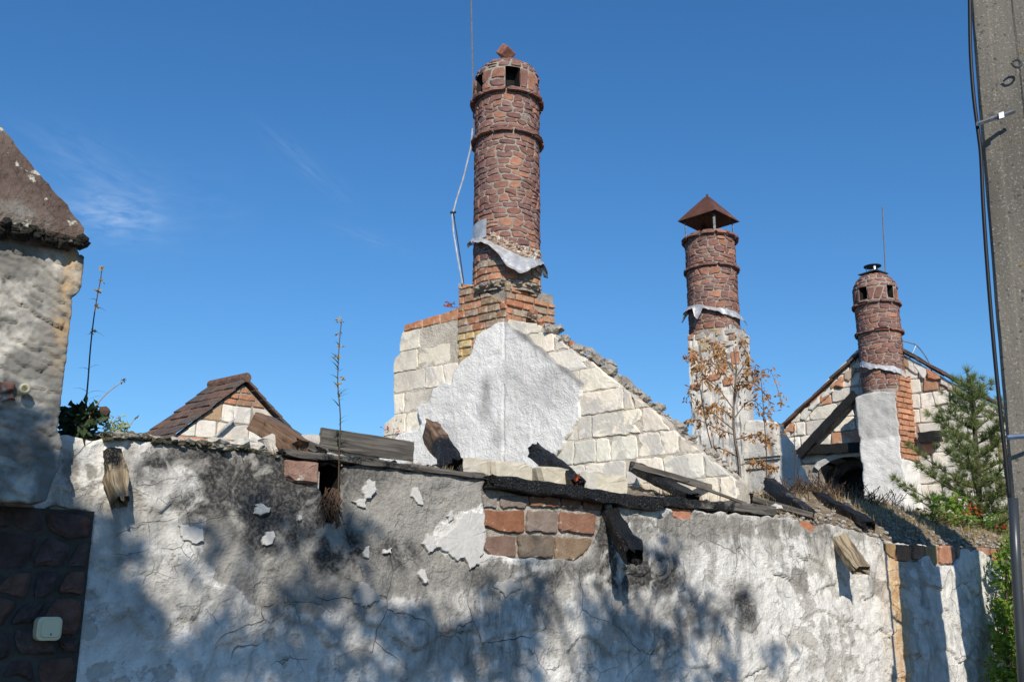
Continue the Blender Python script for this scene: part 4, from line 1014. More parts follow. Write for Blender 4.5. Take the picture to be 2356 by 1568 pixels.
mp1, _ = chimney_body(ch1, cy1, prof1, R1, rows1, wins1, seed=1)
mp1c = lambda u, v, d: cy1.P(u / R1, v, R1 + d)
# round brickwork under the stones
colr = [(-pi * R1, z_sq - .03), (pi * R1, z_sq - .03), (pi * R1, zb_stone - .006), (-pi * R1, zb_stone - .006)]
courses(colr, mp1c, ch1, z_sq - .03, .066, (.11, .2), .014, 'brick', ORANGE, .016, .007, lambda c, p: abs(c[0] / R1) > 1.7, 'brick', (.05, .003), minarea=.0006)
# square brick stack
AST = Plane((C0.x, C0.y), A2, NA)
zlo = GAB.hit(1165, 760)[1]; nv_ = []
for k, z in ((0, zlo - .3), (1, z_sq - .012)):
    for a, b in ((.012, .012), (wA - .01, .012), (wA - .01, wB - .01), (.012, wB - .01)):
        p = Vector((C0.x, C0.y)) + A2 * a + B2 * b; nv_.append((p.x, p.y, z))
mk('stack_core', nv_, [(0, 3, 2, 1), (4, 5, 6, 7), (0, 1, 5, 4), (1, 2, 6, 5), (2, 3, 7, 6), (3, 0, 4, 7)], 'mortar', ch1)
ap = [(0.002, zlo - .3), (wA, zlo - .3), (wA, z_sq - .11), (wA * .62, z_sq - .10), (wA * .60, z_sq - .02), (0.002, z_sq - .012)]
courses(ap, lambda s, z, d: AST.P(s, z, d - .012), ch1, z_sq - .012 - .07 * 14, .07, (.12, .22), .012, 'brick', ORANGE, .02, .007, None, 'brick', (.06, .003), minarea=.0006)
for i in range(26):                                       # crumbled cement fillet on the stack shoulders
    t = random.uniform(-1.3, 1.3); p = cy1.P(t, z_sq + random.uniform(-.03, .03), R1 * random.uniform(1.0, 1.12)); mk('cement_lump', *rock_vf(p, random.uniform(.015, .04), (1.3, 1, .6)), 'mortar', ch1)
# rough pinkish mortar band above the flashing
M['pinkmortar'] = mat_rock('pink_mortar', (.52, .40, .31), (.55, .5, .48), 16, 60, 1.0, .015, spot=(.62, .60, .56), spot_s=18, spot_t=.55)
fl = [(1087, 546, 549, .02), (1100, 546, 552, .05), (1120, 550, 556, .07), (1140, 560, 568, .08), (1152, 566, 586, .11), (1166, 573, 612, .13), (1188, 584, 630, .13), (1205, 590, 616, .11), (1222, 594, 604, .09), (1237, 597, 606, .05)]
FP = []
for (x, ya, yb, o) in fl:
    t, za = cy1.hit(x, ya, R1); r_ = R1 + o; FP.append((t, za, cy1.hit(x, yb, r_ if x < 1230 else R1)[1], o))
FP[0] = (-1.5,) + FP[0][1:]; FP = [(-2.0, FP[0][1] + .01, FP[0][2] - .02, .10)] + FP + [(1.55, FP[-1][1] - .01, FP[-1][2] - .10, .08), (1.9, FP[-1][1], FP[-1][2] - .05, .06)]
skirt(cy1, 'torn_flashing', FP, R1, 'zinc', ch1, seed=4)
mb = MB()
for i in range(150):
    t = random.uniform(-.55, 1.4); zt = float(np.interp(t, [p[0] for p in FP], [p[1] for p in FP])); mb.add(*rock_vf(cy1.P(t, zt + random.uniform(.0, .085), R1 + .008), random.uniform(.012, .028), (1.2, 1, .9)))
tag(mb.build('mortar_collar', 'pinkmortar', ch1), kind='stuff')
tz, za = cy1.hit(1093, 522, R1); tz2, zb2 = cy1.hit(1122, 546, R1)
skirt(cy1, 'sheet_remnant', [(tz, za, zb2 - .01, .004), (tz2, za + .005, zb2, .004)], R1 + .012, 'zinc', ch1, amp=.004, n=14)
# finial stone
pt = cy1.P(0, zs1 + .20, 0); R3 = Matrix.Rotation(radians(38), 3, 'Z') @ Matrix.Rotation(radians(40), 3, 'X') @ Matrix.Rotation(radians(20), 3, 'Y')
v, f = box_vf(pt + Vector((-.012, -.08, .115)), R3 @ Vector((.068, 0, 0)), R3 @ Vector((0, .055, 0)), R3 @ Vector((0, 0, .062)))
o = mk('finial_stone', [p + Vector([random.uniform(-.006, .006) for _ in range(3)]) for p in v], f, 'stone', ch1, color=(.30, .145, .105))
mod = o.modifiers.new('b', 'BEVEL'); mod.width = .012; mod.segments = 2

# lightning rod and down-conductor of the main chimney
D1 = ax1.y
tl, zl = cy1.hit(1086, 330, R1 * 1.02)
rodb = cy1.P(-1.45, z1(330), R1 * 1.04); 
o = mk('lightning_rod', *tube_vf(seg_pts(at_depth(1090, 300, D1), at_depth(1083, -60, D1), 8), .007, 6), 'greystem'); tag(o, 'thin grey lightning rod rising left of the tallest chimney', 'rod')
w = [at_depth(x, y, D1 - .05) for x, y in ((1087, 296), (1083, 340), (1066, 410), (1050, 460), (1043, 486), (1040, 492), (1044, 540), (1054, 600), (1064, 652))]
o = thing('lightning_conductor', at_depth(1064, 652, D1 - .05), 'bent aluminium down-conductor hanging off the tallest chimney', 'wire')
mk('strip', *tube_vf(w, .008, 6), 'zinc', o)
mk('strip', *tube_vf([at_depth(x, y, D1 + .02) for x, y in ((1043, 489), (1052, 545), (1060, 600), (1067, 652))], .007, 6), 'darksteel', o)
mk('clamp', *tube_vf([at_depth(1037, 489, D1 - .06), at_depth(1048, 488, D1 - .03)], .013, 6), 'darksteel', o)

# ---- second chimney with the rusty pyramid cowl
def axis_at(px, py, t): q = ray(px, py); return Vector((q.x * t, q.y * t))
T2 = 11.9; ax2 = axis_at(1636, 610, T2); cy2 = Cyl(ax2); R2 = 56.0 / FPX * T2 * .985
def z2(py, px=1634, k=1.0): return cy2.hit(px, py, R2 * k)[1]
ch2 = thing('round_chimney', (ax2.x, ax2.y, 0), 'round red stone chimney under a rusty pyramid cowl', 'chimney', 'round stone chimneys')
zt2, zrb, zfl, zsb = z2(531), z2(612), z2(716), z2(755)
prof2 = [(R2, zsb - .1), (R2, zrb), (R2 * 1.0, zt2), (R2 * 1.1, zt2 + .001), (R2 * .5, zt2 + .004)]
rows2 = [(zsb, zrb - .006, S_H, S_W, .011, .011), (zrb, zrb + .05, (.05, .05), (.12, .2), .045, .012), (zrb + .056, zt2 - .05, S_H, S_W, .011, .011), (zt2 - .046, zt2 + .0005, (.05, .05), (.13, .2), .055, .012)]
chimney_body(ch2, cy2, prof2, R2, rows2, [], seed=2)
FP2 = []
for (x, ya, yb, o) in ((1583, 706, 716, .05), (1592, 703, 712, .09), (1602, 701, 706, .06), (1606, 700, 727, .07), (1612, 700, 735, .075), (1620, 702, 708, .05), (1634, 706, 712, .05), (1650, 708, 717, .06), (1660, 708, 722, .03), (1676, 712, 728, .02), (1690, 716, 734, .04)):
    t, za = cy2.hit(x, ya, R2); FP2.append((t, za, cy2.hit(x, yb, R2 + (o if x < 1670 else 0))[1], o))
FP2 = [(-1.9, FP2[0][1] - .04, FP2[0][2] - .05, .10)] + FP2 + [(1.7, FP2[-1][1] - .02, FP2[-1][2] - .03, .09)]
FP2 = sorted(FP2); skirt(cy2, 'torn_flashing', FP2, R2, 'zinc', ch2, seed=8, amp=.014)
# plastered lower stack, square, near corner right
P2 = Plane((0, 0), B2, NB); 
c2 = Vector((ax2.x, ax2.y)) + NB * R2 * 1.02
P2.O = c2
sc2 = P2.hit(1698, 850)[0]; sl2 = P2.hit(1586, 850)[0]; ztop2 = z2(765)
for nm, a0, a1, q0, q1, zc in (('rendered_stack', sc2, sl2, -.36, 0.0, ztop2),):
    nz_ = 60; V = []; F = []; per = []
    for t in np.linspace(0, 1, 26): per.append((a0 + (a1 - a0) * t, q1))
    for t in np.linspace(0, 1, 16)[1:]: per.append((a1, q1 + (q0 - q1) * t))
    for t in np.linspace(0, 1, 26)[1:]: per.append((a1 + (a0 - a1) * t, q0))
    for t in np.linspace(0, 1, 16)[1:-1]: per.append((a0, q0 + (q1 - q0) * t))
    n_ = len(per)
    for i in range(nz_ + 1):
        z = 1.5 + (zc - 1.5) * i / nz_; k = 1 + max(0, (2.9 - z)) * .06
        for j, (s, d) in enumerate(per):
            jt = n1(j * .45, z * 7, 81) * .06 + n1(j * .9, z * 16, 83) * .03; top = n1(j * .3, 0, 82) * .16 if i == nz_ else 0
            V.append(P2.P((s - (a0 + a1) / 2) * k + (a0 + a1) / 2, z + top, (d - (q0 + q1) / 2) * k + (q0 + q1) / 2 + jt))
    F = [(i * n_ + (j + 1) % n_, i * n_ + j, (i + 1) * n_ + j, (i + 1) * n_ + (j + 1) % n_) for i in range(nz_) for j in range(n_)] + [tuple(nz_ * n_ + j for j in range(n_))[::-1]]
    mk(nm, V, F, 'render', ch2, smooth=False)
pr2 = Plane(c2 + NB * .0, B2, NB)
for pts, c in (([(1586, 812), (1604, 810), (1604, 826), (1586, 828)], (.52, .27, .17)), ([(1588, 884), (1612, 880), (1612, 894), (1588, 896)], (.48, .25, .16)), ([(1642, 800), (1664, 796), (1662, 814), (1644, 818)], (.55, .42, .28)),
               ([(1652, 842), (1672, 838), (1670, 860), (1654, 862)], (.52, .28, .18)), ([(1632, 862), (1660, 858), (1658, 872), (1634, 876)], (.5, .26, .17)), ([(1682, 808), (1698, 806), (1698, 836), (1684, 838)], (.54, .26, .16)),
               ([(1610, 790), (1630, 788), (1628, 806), (1612, 808)], (.50, .44, .30)), ([(1596, 842), (1618, 838), (1616, 852), (1598, 856)], (.46, .40, .33)), ([(1664, 870), (1688, 866), (1686, 884), (1666, 888)], (.53, .27, .17))):
    wpiece('brick', pts, .03, c, parent=ch2, plane=pr2, d0=-.012, bevel=.006)
courses([(sc2, ztop2 - .42), (sl2, ztop2 - .36), (sl2, ztop2 + .02), (sc2, ztop2 - .01)], lambda s_, z, d: pr2.P(s_, z, d - .002), ch2, ztop2 - .42, .072, (.09, .2), .014, 'brick', [(.52, .43, .29), (.50, .46, .40), (.47, .44, .40), (.50, .31, .22), (.53, .49, .43)], .014, .006, lambda c, p: random.random() < .2 + (ztop2 - c[1]) * 1.3, 'brick', (.05, .004), minarea=.0008)
colr = [(-pi * R2, ztop2 - .12), (pi * R2, ztop2 - .12), (pi * R2, zsb - .004), (-pi * R2, zsb - .004)]
courses(colr, lambda u, v, d: cy2.P(u / R2, v, R2 - .01 + d), ch2, ztop2 - .12, .07, (.08, .15), .012, 'brick', YELLOW + [(.50, .45, .36), (.55, .30, .19)], .016, .006, lambda c, p: abs(c[0] / R2) > 1.6, 'brick', (.05, .003), minarea=.0006)
# cowl: four legs and a folded rusty pyramid
da = Vector((A2.x, A2.y)); db = Vector((-A2.y, A2.x)); t0 = radians(13)
cor2 = [Vector(cy2.P(t0 + k * pi / 2, 0, .375)[:2]) for k in range(4)]
zap = cy2.hit(1619, 450, .01)[1]; zev = cy2.hit(1640, 481, .375)[1]
vv = []
for off in (0, -.006):
    for zz_, k in ((zev, 1.0), (zev + (zap - zev) * .5, .52), (zev + (zap - zev) * .9, .12)):
        for c in cor2: p = ax2 + (c - ax2) * k; vv.append((p.x, p.y, zz_ + off))
    vv.append((ax2.x, ax2.y, zap + off))
ff = []
for b in (0, 13):
    for i in range(2):
        for j in range(4): q = (b + i * 4 + j, b + i * 4 + (j + 1) % 4, b + (i + 1) * 4 + (j + 1) % 4, b + (i + 1) * 4 + j); ff.append(q if b == 0 else q[::-1])
    for j in range(4): q = (b + 8 + j, b + 8 + (j + 1) % 4, b + 12); ff.append(q if b == 0 else q[::-1])
for j in range(4): ff.append((j, 13 + j, 13 + (j + 1) % 4, (j + 1) % 4))
cowl = mk('pyramid_cowl', vv, ff, 'rust', ch2)
for c in cor2:
    da = (c - ax2).normalized(); db = Vector((-da.y, da.x)); p = ax2 + (c - ax2) * .76; v, f = box_vf((p.x, p.y, (zt2 + zev) / 2 + .02), Vector((*(da * .004), 0)), Vector((*(db * .014), 0)), Vector((0, 0, (zev - zt2) / 2 + .03))); mk('leg', v, f, 'darksteel', cowl)
mk('finial_pin', *tube_vf([Vector((ax2.x, ax2.y, zap - .01)), Vector((ax2.x, ax2.y, zap + .012))], .014, 8), 'rust', cowl)

# ---- wall fragment with cornice right of the second chimney
PF = Plane((0, 0), B2, NB); qf = at_depth(1788, 1040, 10.6); PF.O = Vector((qf.x, qf.y)); AF = Plane(PF.O, A2, NA)
frag = thing('wall_fragment', (qf.x, qf.y, 0), 'grey corner fragment of wall with moulded cornice beside the second chimney', 'wall')
lf = [PF.hit(x, y) for x, y in ((1708, 1180), (1712, 985), (1716, 966), (1752, 966), (1780, 966), (1788, 972), (1788, 1180))]; lf[-1] = (0, lf[-1][1]); lf[-2] = (0, lf[-2][1])
sheet('plaster_face', PF, lf, .02, 0, .25, 'render', frag, lambda S, Z: (fbm(S * 8, Z * 8, 15) - .5) * .03, warp=.006)
rf = [AF.hit(x, y) for x, y in ((1789, 1200), (1789, 972), (1802, 988), (1818, 1012), (1833, 1042), (1841, 1062), (1858, 1095), (1874, 1128), (1890, 1200))]; rf[0] = (0.0, rf[0][1]); rf[1] = (0.0, rf[1][1])
sheet('broken_face', AF, rf, .02, 0, .25, 'render', frag, lambda S, Z: (fbm(S * 8, Z * 8, 16) - .5) * .04, warp=.016)
for y0, y1, o in ((1040, 1047, .035), (1047, 1056, .055), (1056, 1062, .03), (1074, 1080, .025)):
    a, b = PF.hit(1716, y0), PF.hit(1788, y1); za, zb_ = a[1], PF.hit(1716, y1)[1]
    v, f = box_vf(PF.P(a[0] / 2 - o / 2, (za + zb_) / 2, o / 2), Vector((*(B2 * (a[0] / 2 + o / 2)), 0)), Vector((*(NB * o / 2), 0)), Vector((0, 0, abs(za - zb_) / 2 - .001))); mk('cornice_moulding', v, f, 'render', frag)

# ------------------------------------------------------------------ third chimney, breast and far gable
T3 = 13.7; ax3 = axis_at(2022, 760, T3); cy3 = Cyl(ax3); R3_ = 47.5 / FPX * T3 * .985
def z3(py, px=2018, k=1.0): return cy3.hit(px, py, R3_ * k)[1]
ch3 = thing('round_chimney', (ax3.x, ax3.y, 0), 'farthest round stone chimney with round vent cap, on a white plastered breast', 'chimney', 'round stone chimneys')
zA, zB_, zS, zF, zBot = z3(762), z3(696), z3(655), z3(838), z3(895)
prof3 = [(R3_, zBot - .1), (R3_, zA), (R3_ * 1.0, zB_), (R3_ * 1.02, zB_ + .05), (R3_ * 1.02, zS + .02), (R3_ * .97, zS + .07), (R3_ * .8, zS + .15), (R3_ * .5, zS + .21), (.01, zS + .24)]
w0 = cy3.hit(1988, 690, R3_); w1 = cy3.hit(1988, 660, R3_); w2 = cy3.hit(2048, 672, R3_)
wins3 = [(w0[0], .2, w0[1], w1[1]), (w2[0], .2, w0[1], w1[1]), (w2[0] + 1.57, .2, w0[1], w1[1]), (w2[0] + 3.1, .2, w0[1], w1[1])]
rows3 = [(zBot, zA - .006, S_H, (.09, .18), .011, .011), (zA, zA + .05, (.05, .05), (.13, .2), .045, .012), (zA + .056, zB_ - .006, S_H, (.09, .18), .011, .011), (zB_, zB_ + .05, (.05, .05), (.13, .2), .045, .012), (zB_ + .056, zS - .02, (.09, .15), (.08, .13), .014, .018), (zS - .014, zS + .2, (.05, .08), (.08, .15), .014, .022)]
chimney_body(ch3, cy3, prof3, R3_, rows3, wins3, seed=3)
FP3 = [(-1.5, z3(826, 1986) , z3(838, 1986), .01), (-1.0, z3(828, 1992), z3(842, 1992), .02), (-.5, z3(836, 2006), z3(850, 2006), .05), (-.1, z3(840, 2020), z3(848, 2020), .03), (.2, z3(841, 2030), z3(856, 2030), .06), (.6, z3(842, 2044), z3(858, 2044), .02), (1.0, z3(848, 2056), z3(866, 2056), .03), (1.5, z3(854, 2066), z3(872, 2066), .02)]
skirt(cy3, 'torn_flashing', FP3, R3_, 'zinc', ch3, seed=11, amp=.012)
# vent cap: plate, spigot, three legs, disc
zt3 = zS + .235
da, db = A2, Vector((-A2.y, A2.x))
v, f = box_vf((ax3.x, ax3.y, zt3 + .012), Vector((*(da * .145), 0)), Vector((*(db * .145), 0)), Vector((0, 0, .006))); mk('cap_plate', v, f, 'darksteel', ch3)
mk('cap_spigot', *tube_vf([Vector((ax3.x, ax3.y, zt3 + .016)), Vector((ax3.x, ax3.y, zt3 + .06))], .062, 18), 'steel', ch3)
for j in range(3):
    a = 2 * pi * j / 3 + .5; p = Vector((ax3.x + cos(a) * .085, ax3.y + sin(a) * .085, zt3 + .015)); v, f = box_vf(p + Vector((0, 0, .06)), Vector((-sin(a), cos(a), 0)) * .012, Vector((cos(a), sin(a), 0)) * .003, Vector((0, 0, .06))); mk('cap_leg', v, f, 'steel', ch3)
n_ = 28; vv = []
for r, dz in ((.118, .12), (.12, .127), (.07, .142), (.01, .152)): vv += [(ax3.x + cos(2 * pi * j / n_) * r, ax3.y + sin(2 * pi * j / n_) * r, zt3 + dz) for j in range(n_)]
mk('cap_disc', vv, [(i * n_ + j, i * n_ + (j + 1) % n_, (i + 1) * n_ + (j + 1) % n_, (i + 1) * n_ + j) for i in range(3) for j in range(n_)] + [tuple(range(n_))[::-1]], 'darksteel', ch3, smooth=False)
o = mk('aerial_rod', *tube_vf([at_depth(2040, 680, ax3.y + .25), at_depth(2030, 476, ax3.y + .25)], .008, 5), 'greystem'); tag(o, 'thin vertical rod behind the farthest chimney', 'rod')
o = thing('roof_cable', at_depth(2076, 785, ax3.y + .3), 'thin looping cable right of the farthest chimney', 'cable')
mk('cable_loop', *tube_vf(smooth_pts([at_depth(x, y, ax3.y + .3) for x, y in ((2072, 783), (2092, 788), (2108, 794), (2124, 812), (2138, 836), (2146, 862))]), .009, 5), 'steel', o)
mk('stay', *tube_vf([at_depth(2107, 795, ax3.y + .3), at_depth(2092, 826, ax3.y + .3)], .007, 5), 'steel', o)
# breast
c3 = ax3 + NB * .30 ; PB3 = Plane(c3, B2, NB); sb0 = PB3.hit(2060, 905)[0]; sb1 = PB3.hit(1968, 905)[0]
zt_b = PB3.hit(2010, 903)[1]; DEP = .52
cor3 = PB3.O + PB3.D * sb0; AB3 = Plane(cor3, A2, NA)
brl = [(sb0, 1.4), (sb1, 1.4), (sb1, zt_b - .02), (sb0 + (sb1 - sb0) * .5, zt_b + .01), (sb0, zt_b - .03)]
sheet('breast_plaster', PB3, brl, .02, .0, .04, 'slab', ch3, lambda S, Z: (fbm(S * 9, Z * 9, 17) - .5) * .03 + np.abs(fbm(S * 20, Z * 20, 18) - .5) * .02, warp=.004, attrs={'rim': lambda S, Z: np.clip((Z - zt_b + .62 + .05 * (fbm(S * 5, Z * 5, 3) - .5)) * 12, 0, .45)})
vv = []
for z in (1.4, zt_b - .04):
    for a, b in ((.02, .02), (DEP, .02), (DEP, sb1 - sb0 - .005), (.02, sb1 - sb0 - .005)):
        p = cor3 + A2 * a + B2 * b; vv.append((p.x, p.y, z))
mk('breast_core', vv, [(0, 3, 2, 1), (4, 5, 6, 7), (0, 1, 5, 4), (1, 2, 6, 5), (2, 3, 7, 6), (3, 0, 4, 7)], 'mortar', ch3)
zq = AB3.hit(2085, 1056)[1]
courses([(.0, zq), (DEP, zq - .02), (DEP, zt_b + .25), (.14, zt_b + .22), (.12, zt_b + .02), (.0, zt_b - .05)], lambda s, z, d: AB3.P(s, z, d - .004), ch3, zq, .075, (.1, .2), .012, 'brick', ORANGE[:3] + [(.58, .3, .18)], .022, .008, None, 'brick', (.06, .003), minarea=.0006)
sheet('breast_side', AB3, [(0, 1.4), (DEP, 1.4), (DEP, zq + .02), (DEP * .5, zq - .03), (0, zq + .03)], .02, .0, .03, 'slab', ch3, lambda S, Z: (fbm(S * 9, Z * 9, 27) - .5) * .03, warp=.008, attrs={'rim': lambda S, Z: S * 0})
# gable plane behind the breast
G3 = Plane(ax3 - NB * .05, B2, NB)
far = thing('far_gable', G3.P(0, 0), 'distant burnt gable of pale blocks and brick behind the farthest chimney', 'gable')
GP = [(1770, 1250), (1800, 992), (1850, 935), (1905, 872), (1975, 800), (2024, 782), (2080, 822), (2150, 862), (2230, 905), (2315, 950), (2400, 996), (2420, 1280)]
gp = G3.poly(GP)
arch = G3.poly([(1882, 1200), (1884, 1082), (1890, 1074), (1912, 1060), (1940, 1051), (1980, 1049), (2020, 1056), (2050, 1080), (2060, 1200)])
sheet('masonry_core', G3, gp, .03, -.02, .30, 'mortar', far, warp=.0, holes=(arch,), smooth=False)
def in_arch(c, p): return any(bool(inside(arch, np.array([q[0]]), np.array([q[1]]))[0]) for q in p + [c])
zz3 = G3.hit(2024, 782)[1]
def gpal(c):
    r = random.random(); return GREYB + [(.75, .72, .66)] if r < .93 else [(.46, .26, .17)]
courses(gp, lambda s, z, d: G3.P(s, z, d - .02), far, zz3 - 21 * .2, .2, (.24, .46), .014, 'block', gpal, .02, .012, in_arch, rough=(.1, .008), minarea=.004)
# brick levelling pieces under the verge, lumps of verge mortar, tiles
def along(a, b, n): return [(a[0] + (b[0] - a[0]) * (i + .5) / n, a[1] + (b[1] - a[1]) * (i + .5) / n) for i in range(n)]
Lv, Rv, Pk = G3.hit(1800, 990), G3.hit(2400, 994), G3.hit(2024, 780)
for (a, b, n, sg) in ((Pk, Lv, 11, 1), (Pk, Rv, 12, -1)):
    L = math.hypot(b[0] - a[0], b[1] - a[1]); dv = Vector((b[0] - a[0], b[1] - a[1])).normalized(); t3 = Vector((*(B2 * dv.x), dv.y)); nr = Vector((*NB, 0)); uu = nr.cross(t3) * (1 if sg > 0 else 1)
    if uu.z < 0: uu = -uu
    for i, c in enumerate(along(a, b, n)):
        tl = random.uniform(-.01, .01)
        v, f = box_vf(G3.P(c[0], c[1], -.28) + uu * (.035 + tl), (t3 + uu * .05).normalized() * L / n * .54, nr * .36, uu * .017); v = [p + Vector([random.uniform(-.006, .006) for _ in range(3)]) for p in v]
        mk('roof_tile', v, f, 'tile', far, color=pick([(.14, .09, .07), (.17, .10, .075), (.12, .09, .08)]))
    for i, c in enumerate(along(a, b, n * 2)):
        if random.random() < .35: continue
        q = [(c[0] + dv.x * x * .1 - 0, c[1] + dv.y * x * .1 + y) for x, y in ((-1.1, -.03), (-1.0, -random.uniform(.10, .2)), (.3, -random.uniform(.08, .22)), (1.1, -random.uniform(.06, .12)), (1.1, -.03))]
        vv, ff = piece_vf(roughen(q, .05, .008), lambda s, z, d: G3.P(s, z, .004 + d), random.uniform(.02, .05), .01); mk('verge_mortar' if random.random() < .7 else 'brick', vv, ff, 'flake' if random.random() < .65 else 'brick', far, color=(.70, .68, .63) if random.random() < .65 else pick(ORANGE))
# arch reveal and dark interior
n_ = len(arch); vv = [G3.P(s, z, .0) for s, z in arch] + [G3.P(s, z, -.45) for s, z in arch]
mk('arch_reveal', vv, [((i + 1) % n_, i, n_ + i, n_ + (i + 1) % n_) for i in range(n_)], 'soot', far)
acx, acz = G3.hit(1990, 1200); 
inner = [(acx + (s - acx) * .72, z - .12) for s, z in arch]
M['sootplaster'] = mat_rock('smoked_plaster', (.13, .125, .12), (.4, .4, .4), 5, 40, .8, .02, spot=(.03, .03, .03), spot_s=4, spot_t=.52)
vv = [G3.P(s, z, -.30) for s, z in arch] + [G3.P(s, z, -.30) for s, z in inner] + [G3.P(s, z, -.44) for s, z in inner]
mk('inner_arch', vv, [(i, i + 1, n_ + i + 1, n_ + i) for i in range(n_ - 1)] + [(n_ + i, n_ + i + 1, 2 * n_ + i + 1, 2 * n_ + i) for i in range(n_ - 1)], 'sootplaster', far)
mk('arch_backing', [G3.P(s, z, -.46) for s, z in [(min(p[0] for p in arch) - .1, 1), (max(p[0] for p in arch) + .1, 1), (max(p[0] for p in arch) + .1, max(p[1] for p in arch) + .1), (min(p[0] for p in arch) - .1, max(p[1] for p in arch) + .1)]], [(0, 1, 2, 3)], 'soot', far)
vv = []; ring_o = arch[1:-1]; 
for k, dd in ((1.0, .012), (1.07, .05), (1.10, .012)):
    for s, z in ring_o: vv.append(G3.P(acx + (s - acx) * k, acz + (z - acz) * k, dd))
m_ = len(ring_o); mk('arch_surround', vv, [(i * m_ + j, i * m_ + j + 1, (i + 1) * m_ + j + 1, (i + 1) * m_ + j) for i in range(2) for j in range(m_ - 1)], 'slab', far, attrs={'rim': ('FLOAT', [0.15] * len(vv))})
def gt(a, b, w, h, lb, sd):
    o = timber('charred_beam', G3.at(*a), G3.at(*b), w, h, 'wood', (1.3, 1.3), seed=sd, noise=.012, rag=.03, up=tuple((*NB, 0))); return tag(o, lb, 'beam', 'charred beams on the far gable')
gt((1836, 1050, .12), (1972, 905, .12), .12, .12, 'charred black diagonal brace left of the white breast', 31)
gt((1850, 1036, .07), (1990, 1028, .07), .13, .10, 'charred black horizontal beam above the dark arch', 32)
gt((2112, 1008, .1), (2168, 1002, .1), .13, .12, 'short charred beam end right of the white breast', 33)

# ------------------------------------------------------------------ small tiled gable at the left, far behind
qh = at_depth(560, 900, 11.0); PH = Plane((qh.x, qh.y), A2, NA)
hs = thing('small_gable', (qh.x, qh.y, 0), 'small tiled gable peeking over the wall head, left', 'gable')
pk, lo, ro = PH.hit(562, 880), PH.hit(380, 1018), PH.hit(670, 1000)
hp = [(lo[0], 1.2), (ro[0], 1.2), (ro[0], ro[1]), pk, (lo[0], lo[1])]
extrude(PH, [(s, z - .02) for s, z in hp], -.01, -.2, 'masonry_core', 'mortar', hs)
courses(clip_rect([(s, z - .03) for s, z in hp], -99, 99, 0, pk[1] - .27), lambda s, z, d: PH.P(s, z, d - .01), hs, pk[1] - .27 - .2 * 8, lambda k: .2, (.22, .42), .012, 'block', lambda c: GREYB + CREAM if random.random() < .82 else ORANGE, .016, .01, rough=(.08, .005), minarea=.002)
courses(clip_rect([(s, z - .03) for s, z in hp], -99, 99, pk[1] - .266, 99), lambda s, z, d: PH.P(s, z, d - .01), hs, pk[1] - .266, .07, (.10, .2), .012, 'brick', ORANGE + YELLOW, .018, .008, mat='brick', rough=(.05, .004), minarea=.0006)
RL = .66
for (a, b, n, nr_) in ((pk, lo, 7, 4), (pk, ro, 6, 4)):
    L = math.hypot(b[0] - a[0], b[1] - a[1]) * 1.05; dv = Vector((b[0] - a[0], b[1] - a[1])).normalized(); t3 = Vector((*(A2 * dv.x), dv.y)); bd = Vector((*B2, 0)); uu = t3.cross(bd).normalized()
    if uu.z < 0: uu = -uu
    ln = L / n
    for i in range(n):
        for j in range(nr_):
            c = PH.P(a[0], a[1], 0) + t3 * (i + .5) * ln + bd * ((j + .5) * RL / nr_ - .05) + uu * (.03 + random.uniform(-.006, .006))
            v, f = box_vf(c, (t3 * 1.0 + uu * .07).normalized() * ln * .56, bd * RL / nr_ * .485, uu * .014); v = [p + Vector([random.uniform(-.004, .004) for _ in range(3)]) for p in v]
            mk('roof_tile', v, f, 'tile', hs, color=pick([(.15, .105, .085), (.125, .095, .082), (.165, .105, .08), (.12, .10, .09)]))
for j in range(3):
    c = PH.P(pk[0], pk[1] + .055, 0) + bd * ((j + .5) * RL / 3 - .05); v, f = tube_vf([c - bd * RL / 6 * 1.02, c + bd * RL / 6 * 1.02], .055, 10); mk('ridge_tile', v, f, 'tile', hs, color=(.18, .11, .085))
o = timber('zinc_strip', PH.at(492, 1006, .06), PH.at(540, 962, .06), .05, .02, 'wood', (0, 0), seed=41, noise=.003, rag=.02); o.data.materials.clear(); o.data.materials.append(M['zinc']); tag(o, 'bent pale metal strip leaning on the small gable', 'strip')

# ------------------------------------------------------------------ concrete utility poles, right
PC, PS = cos(.47), sin(.47)
def pole(x0, Y, x1, w0, w1, ztop_, lb):
    th = thing('utility_pole', (x0, Y, 0), lb, 'pole', 'concrete utility poles')
    V = []; F = []; nz_ = 60
    sec = [(-1, -.8), (-.9, -1), (-.45, -1), (-.38, -.93), (.38, -.93), (.45, -1), (.9, -1), (1, -.8), (1, .8), (.9, 1), (-.9, 1), (-1, .8)]
    for i in range(nz_ + 1):
        t = i / nz_; z = ztop_ * t; w = (w0 + (w1 - w0) * t) / 2; c = x0 + (x1 - x0) * t
        for j, (a, b) in enumerate(sec): V.append((c + a * w * PC + (b + 1) * w * .75 * PS + n1(z * 5, j, 51) * .008, Y - a * w * PS + b * w * .75 * PC + n1(z * 5, j, 52) * .008, z))
    n_ = len(sec)
    F = [(i * n_ + j, i * n_ + (j + 1) % n_, (i + 1) * n_ + (j + 1) % n_, (i + 1) * n_ + j) for i in range(nz_) for j in range(n_)] + [tuple(range(n_))[::-1], tuple(nz_ * n_ + j for j in range(n_))]
    mk('concrete_shaft', V, F, 'pole', th); return th
PY = 6.6
pl = [at_depth(x, y, PY - .16) for x, y in ((2233, 0), (2262, 500), (2300, 900), (2322, 1300), (2342, 1560))]
xz = np.polyfit([p.z for p in pl], [p.x for p in pl], 1)
xl = lambda z: float(np.polyval(xz, z))
w0, w1 = .50, .34
p1 = pole(xl(0) + w0 / 2 + .085, PY, xl(8.5) + w1 / 2 + .02, w0, w1, 8.5, 'tall grey concrete utility pole at the right edge')
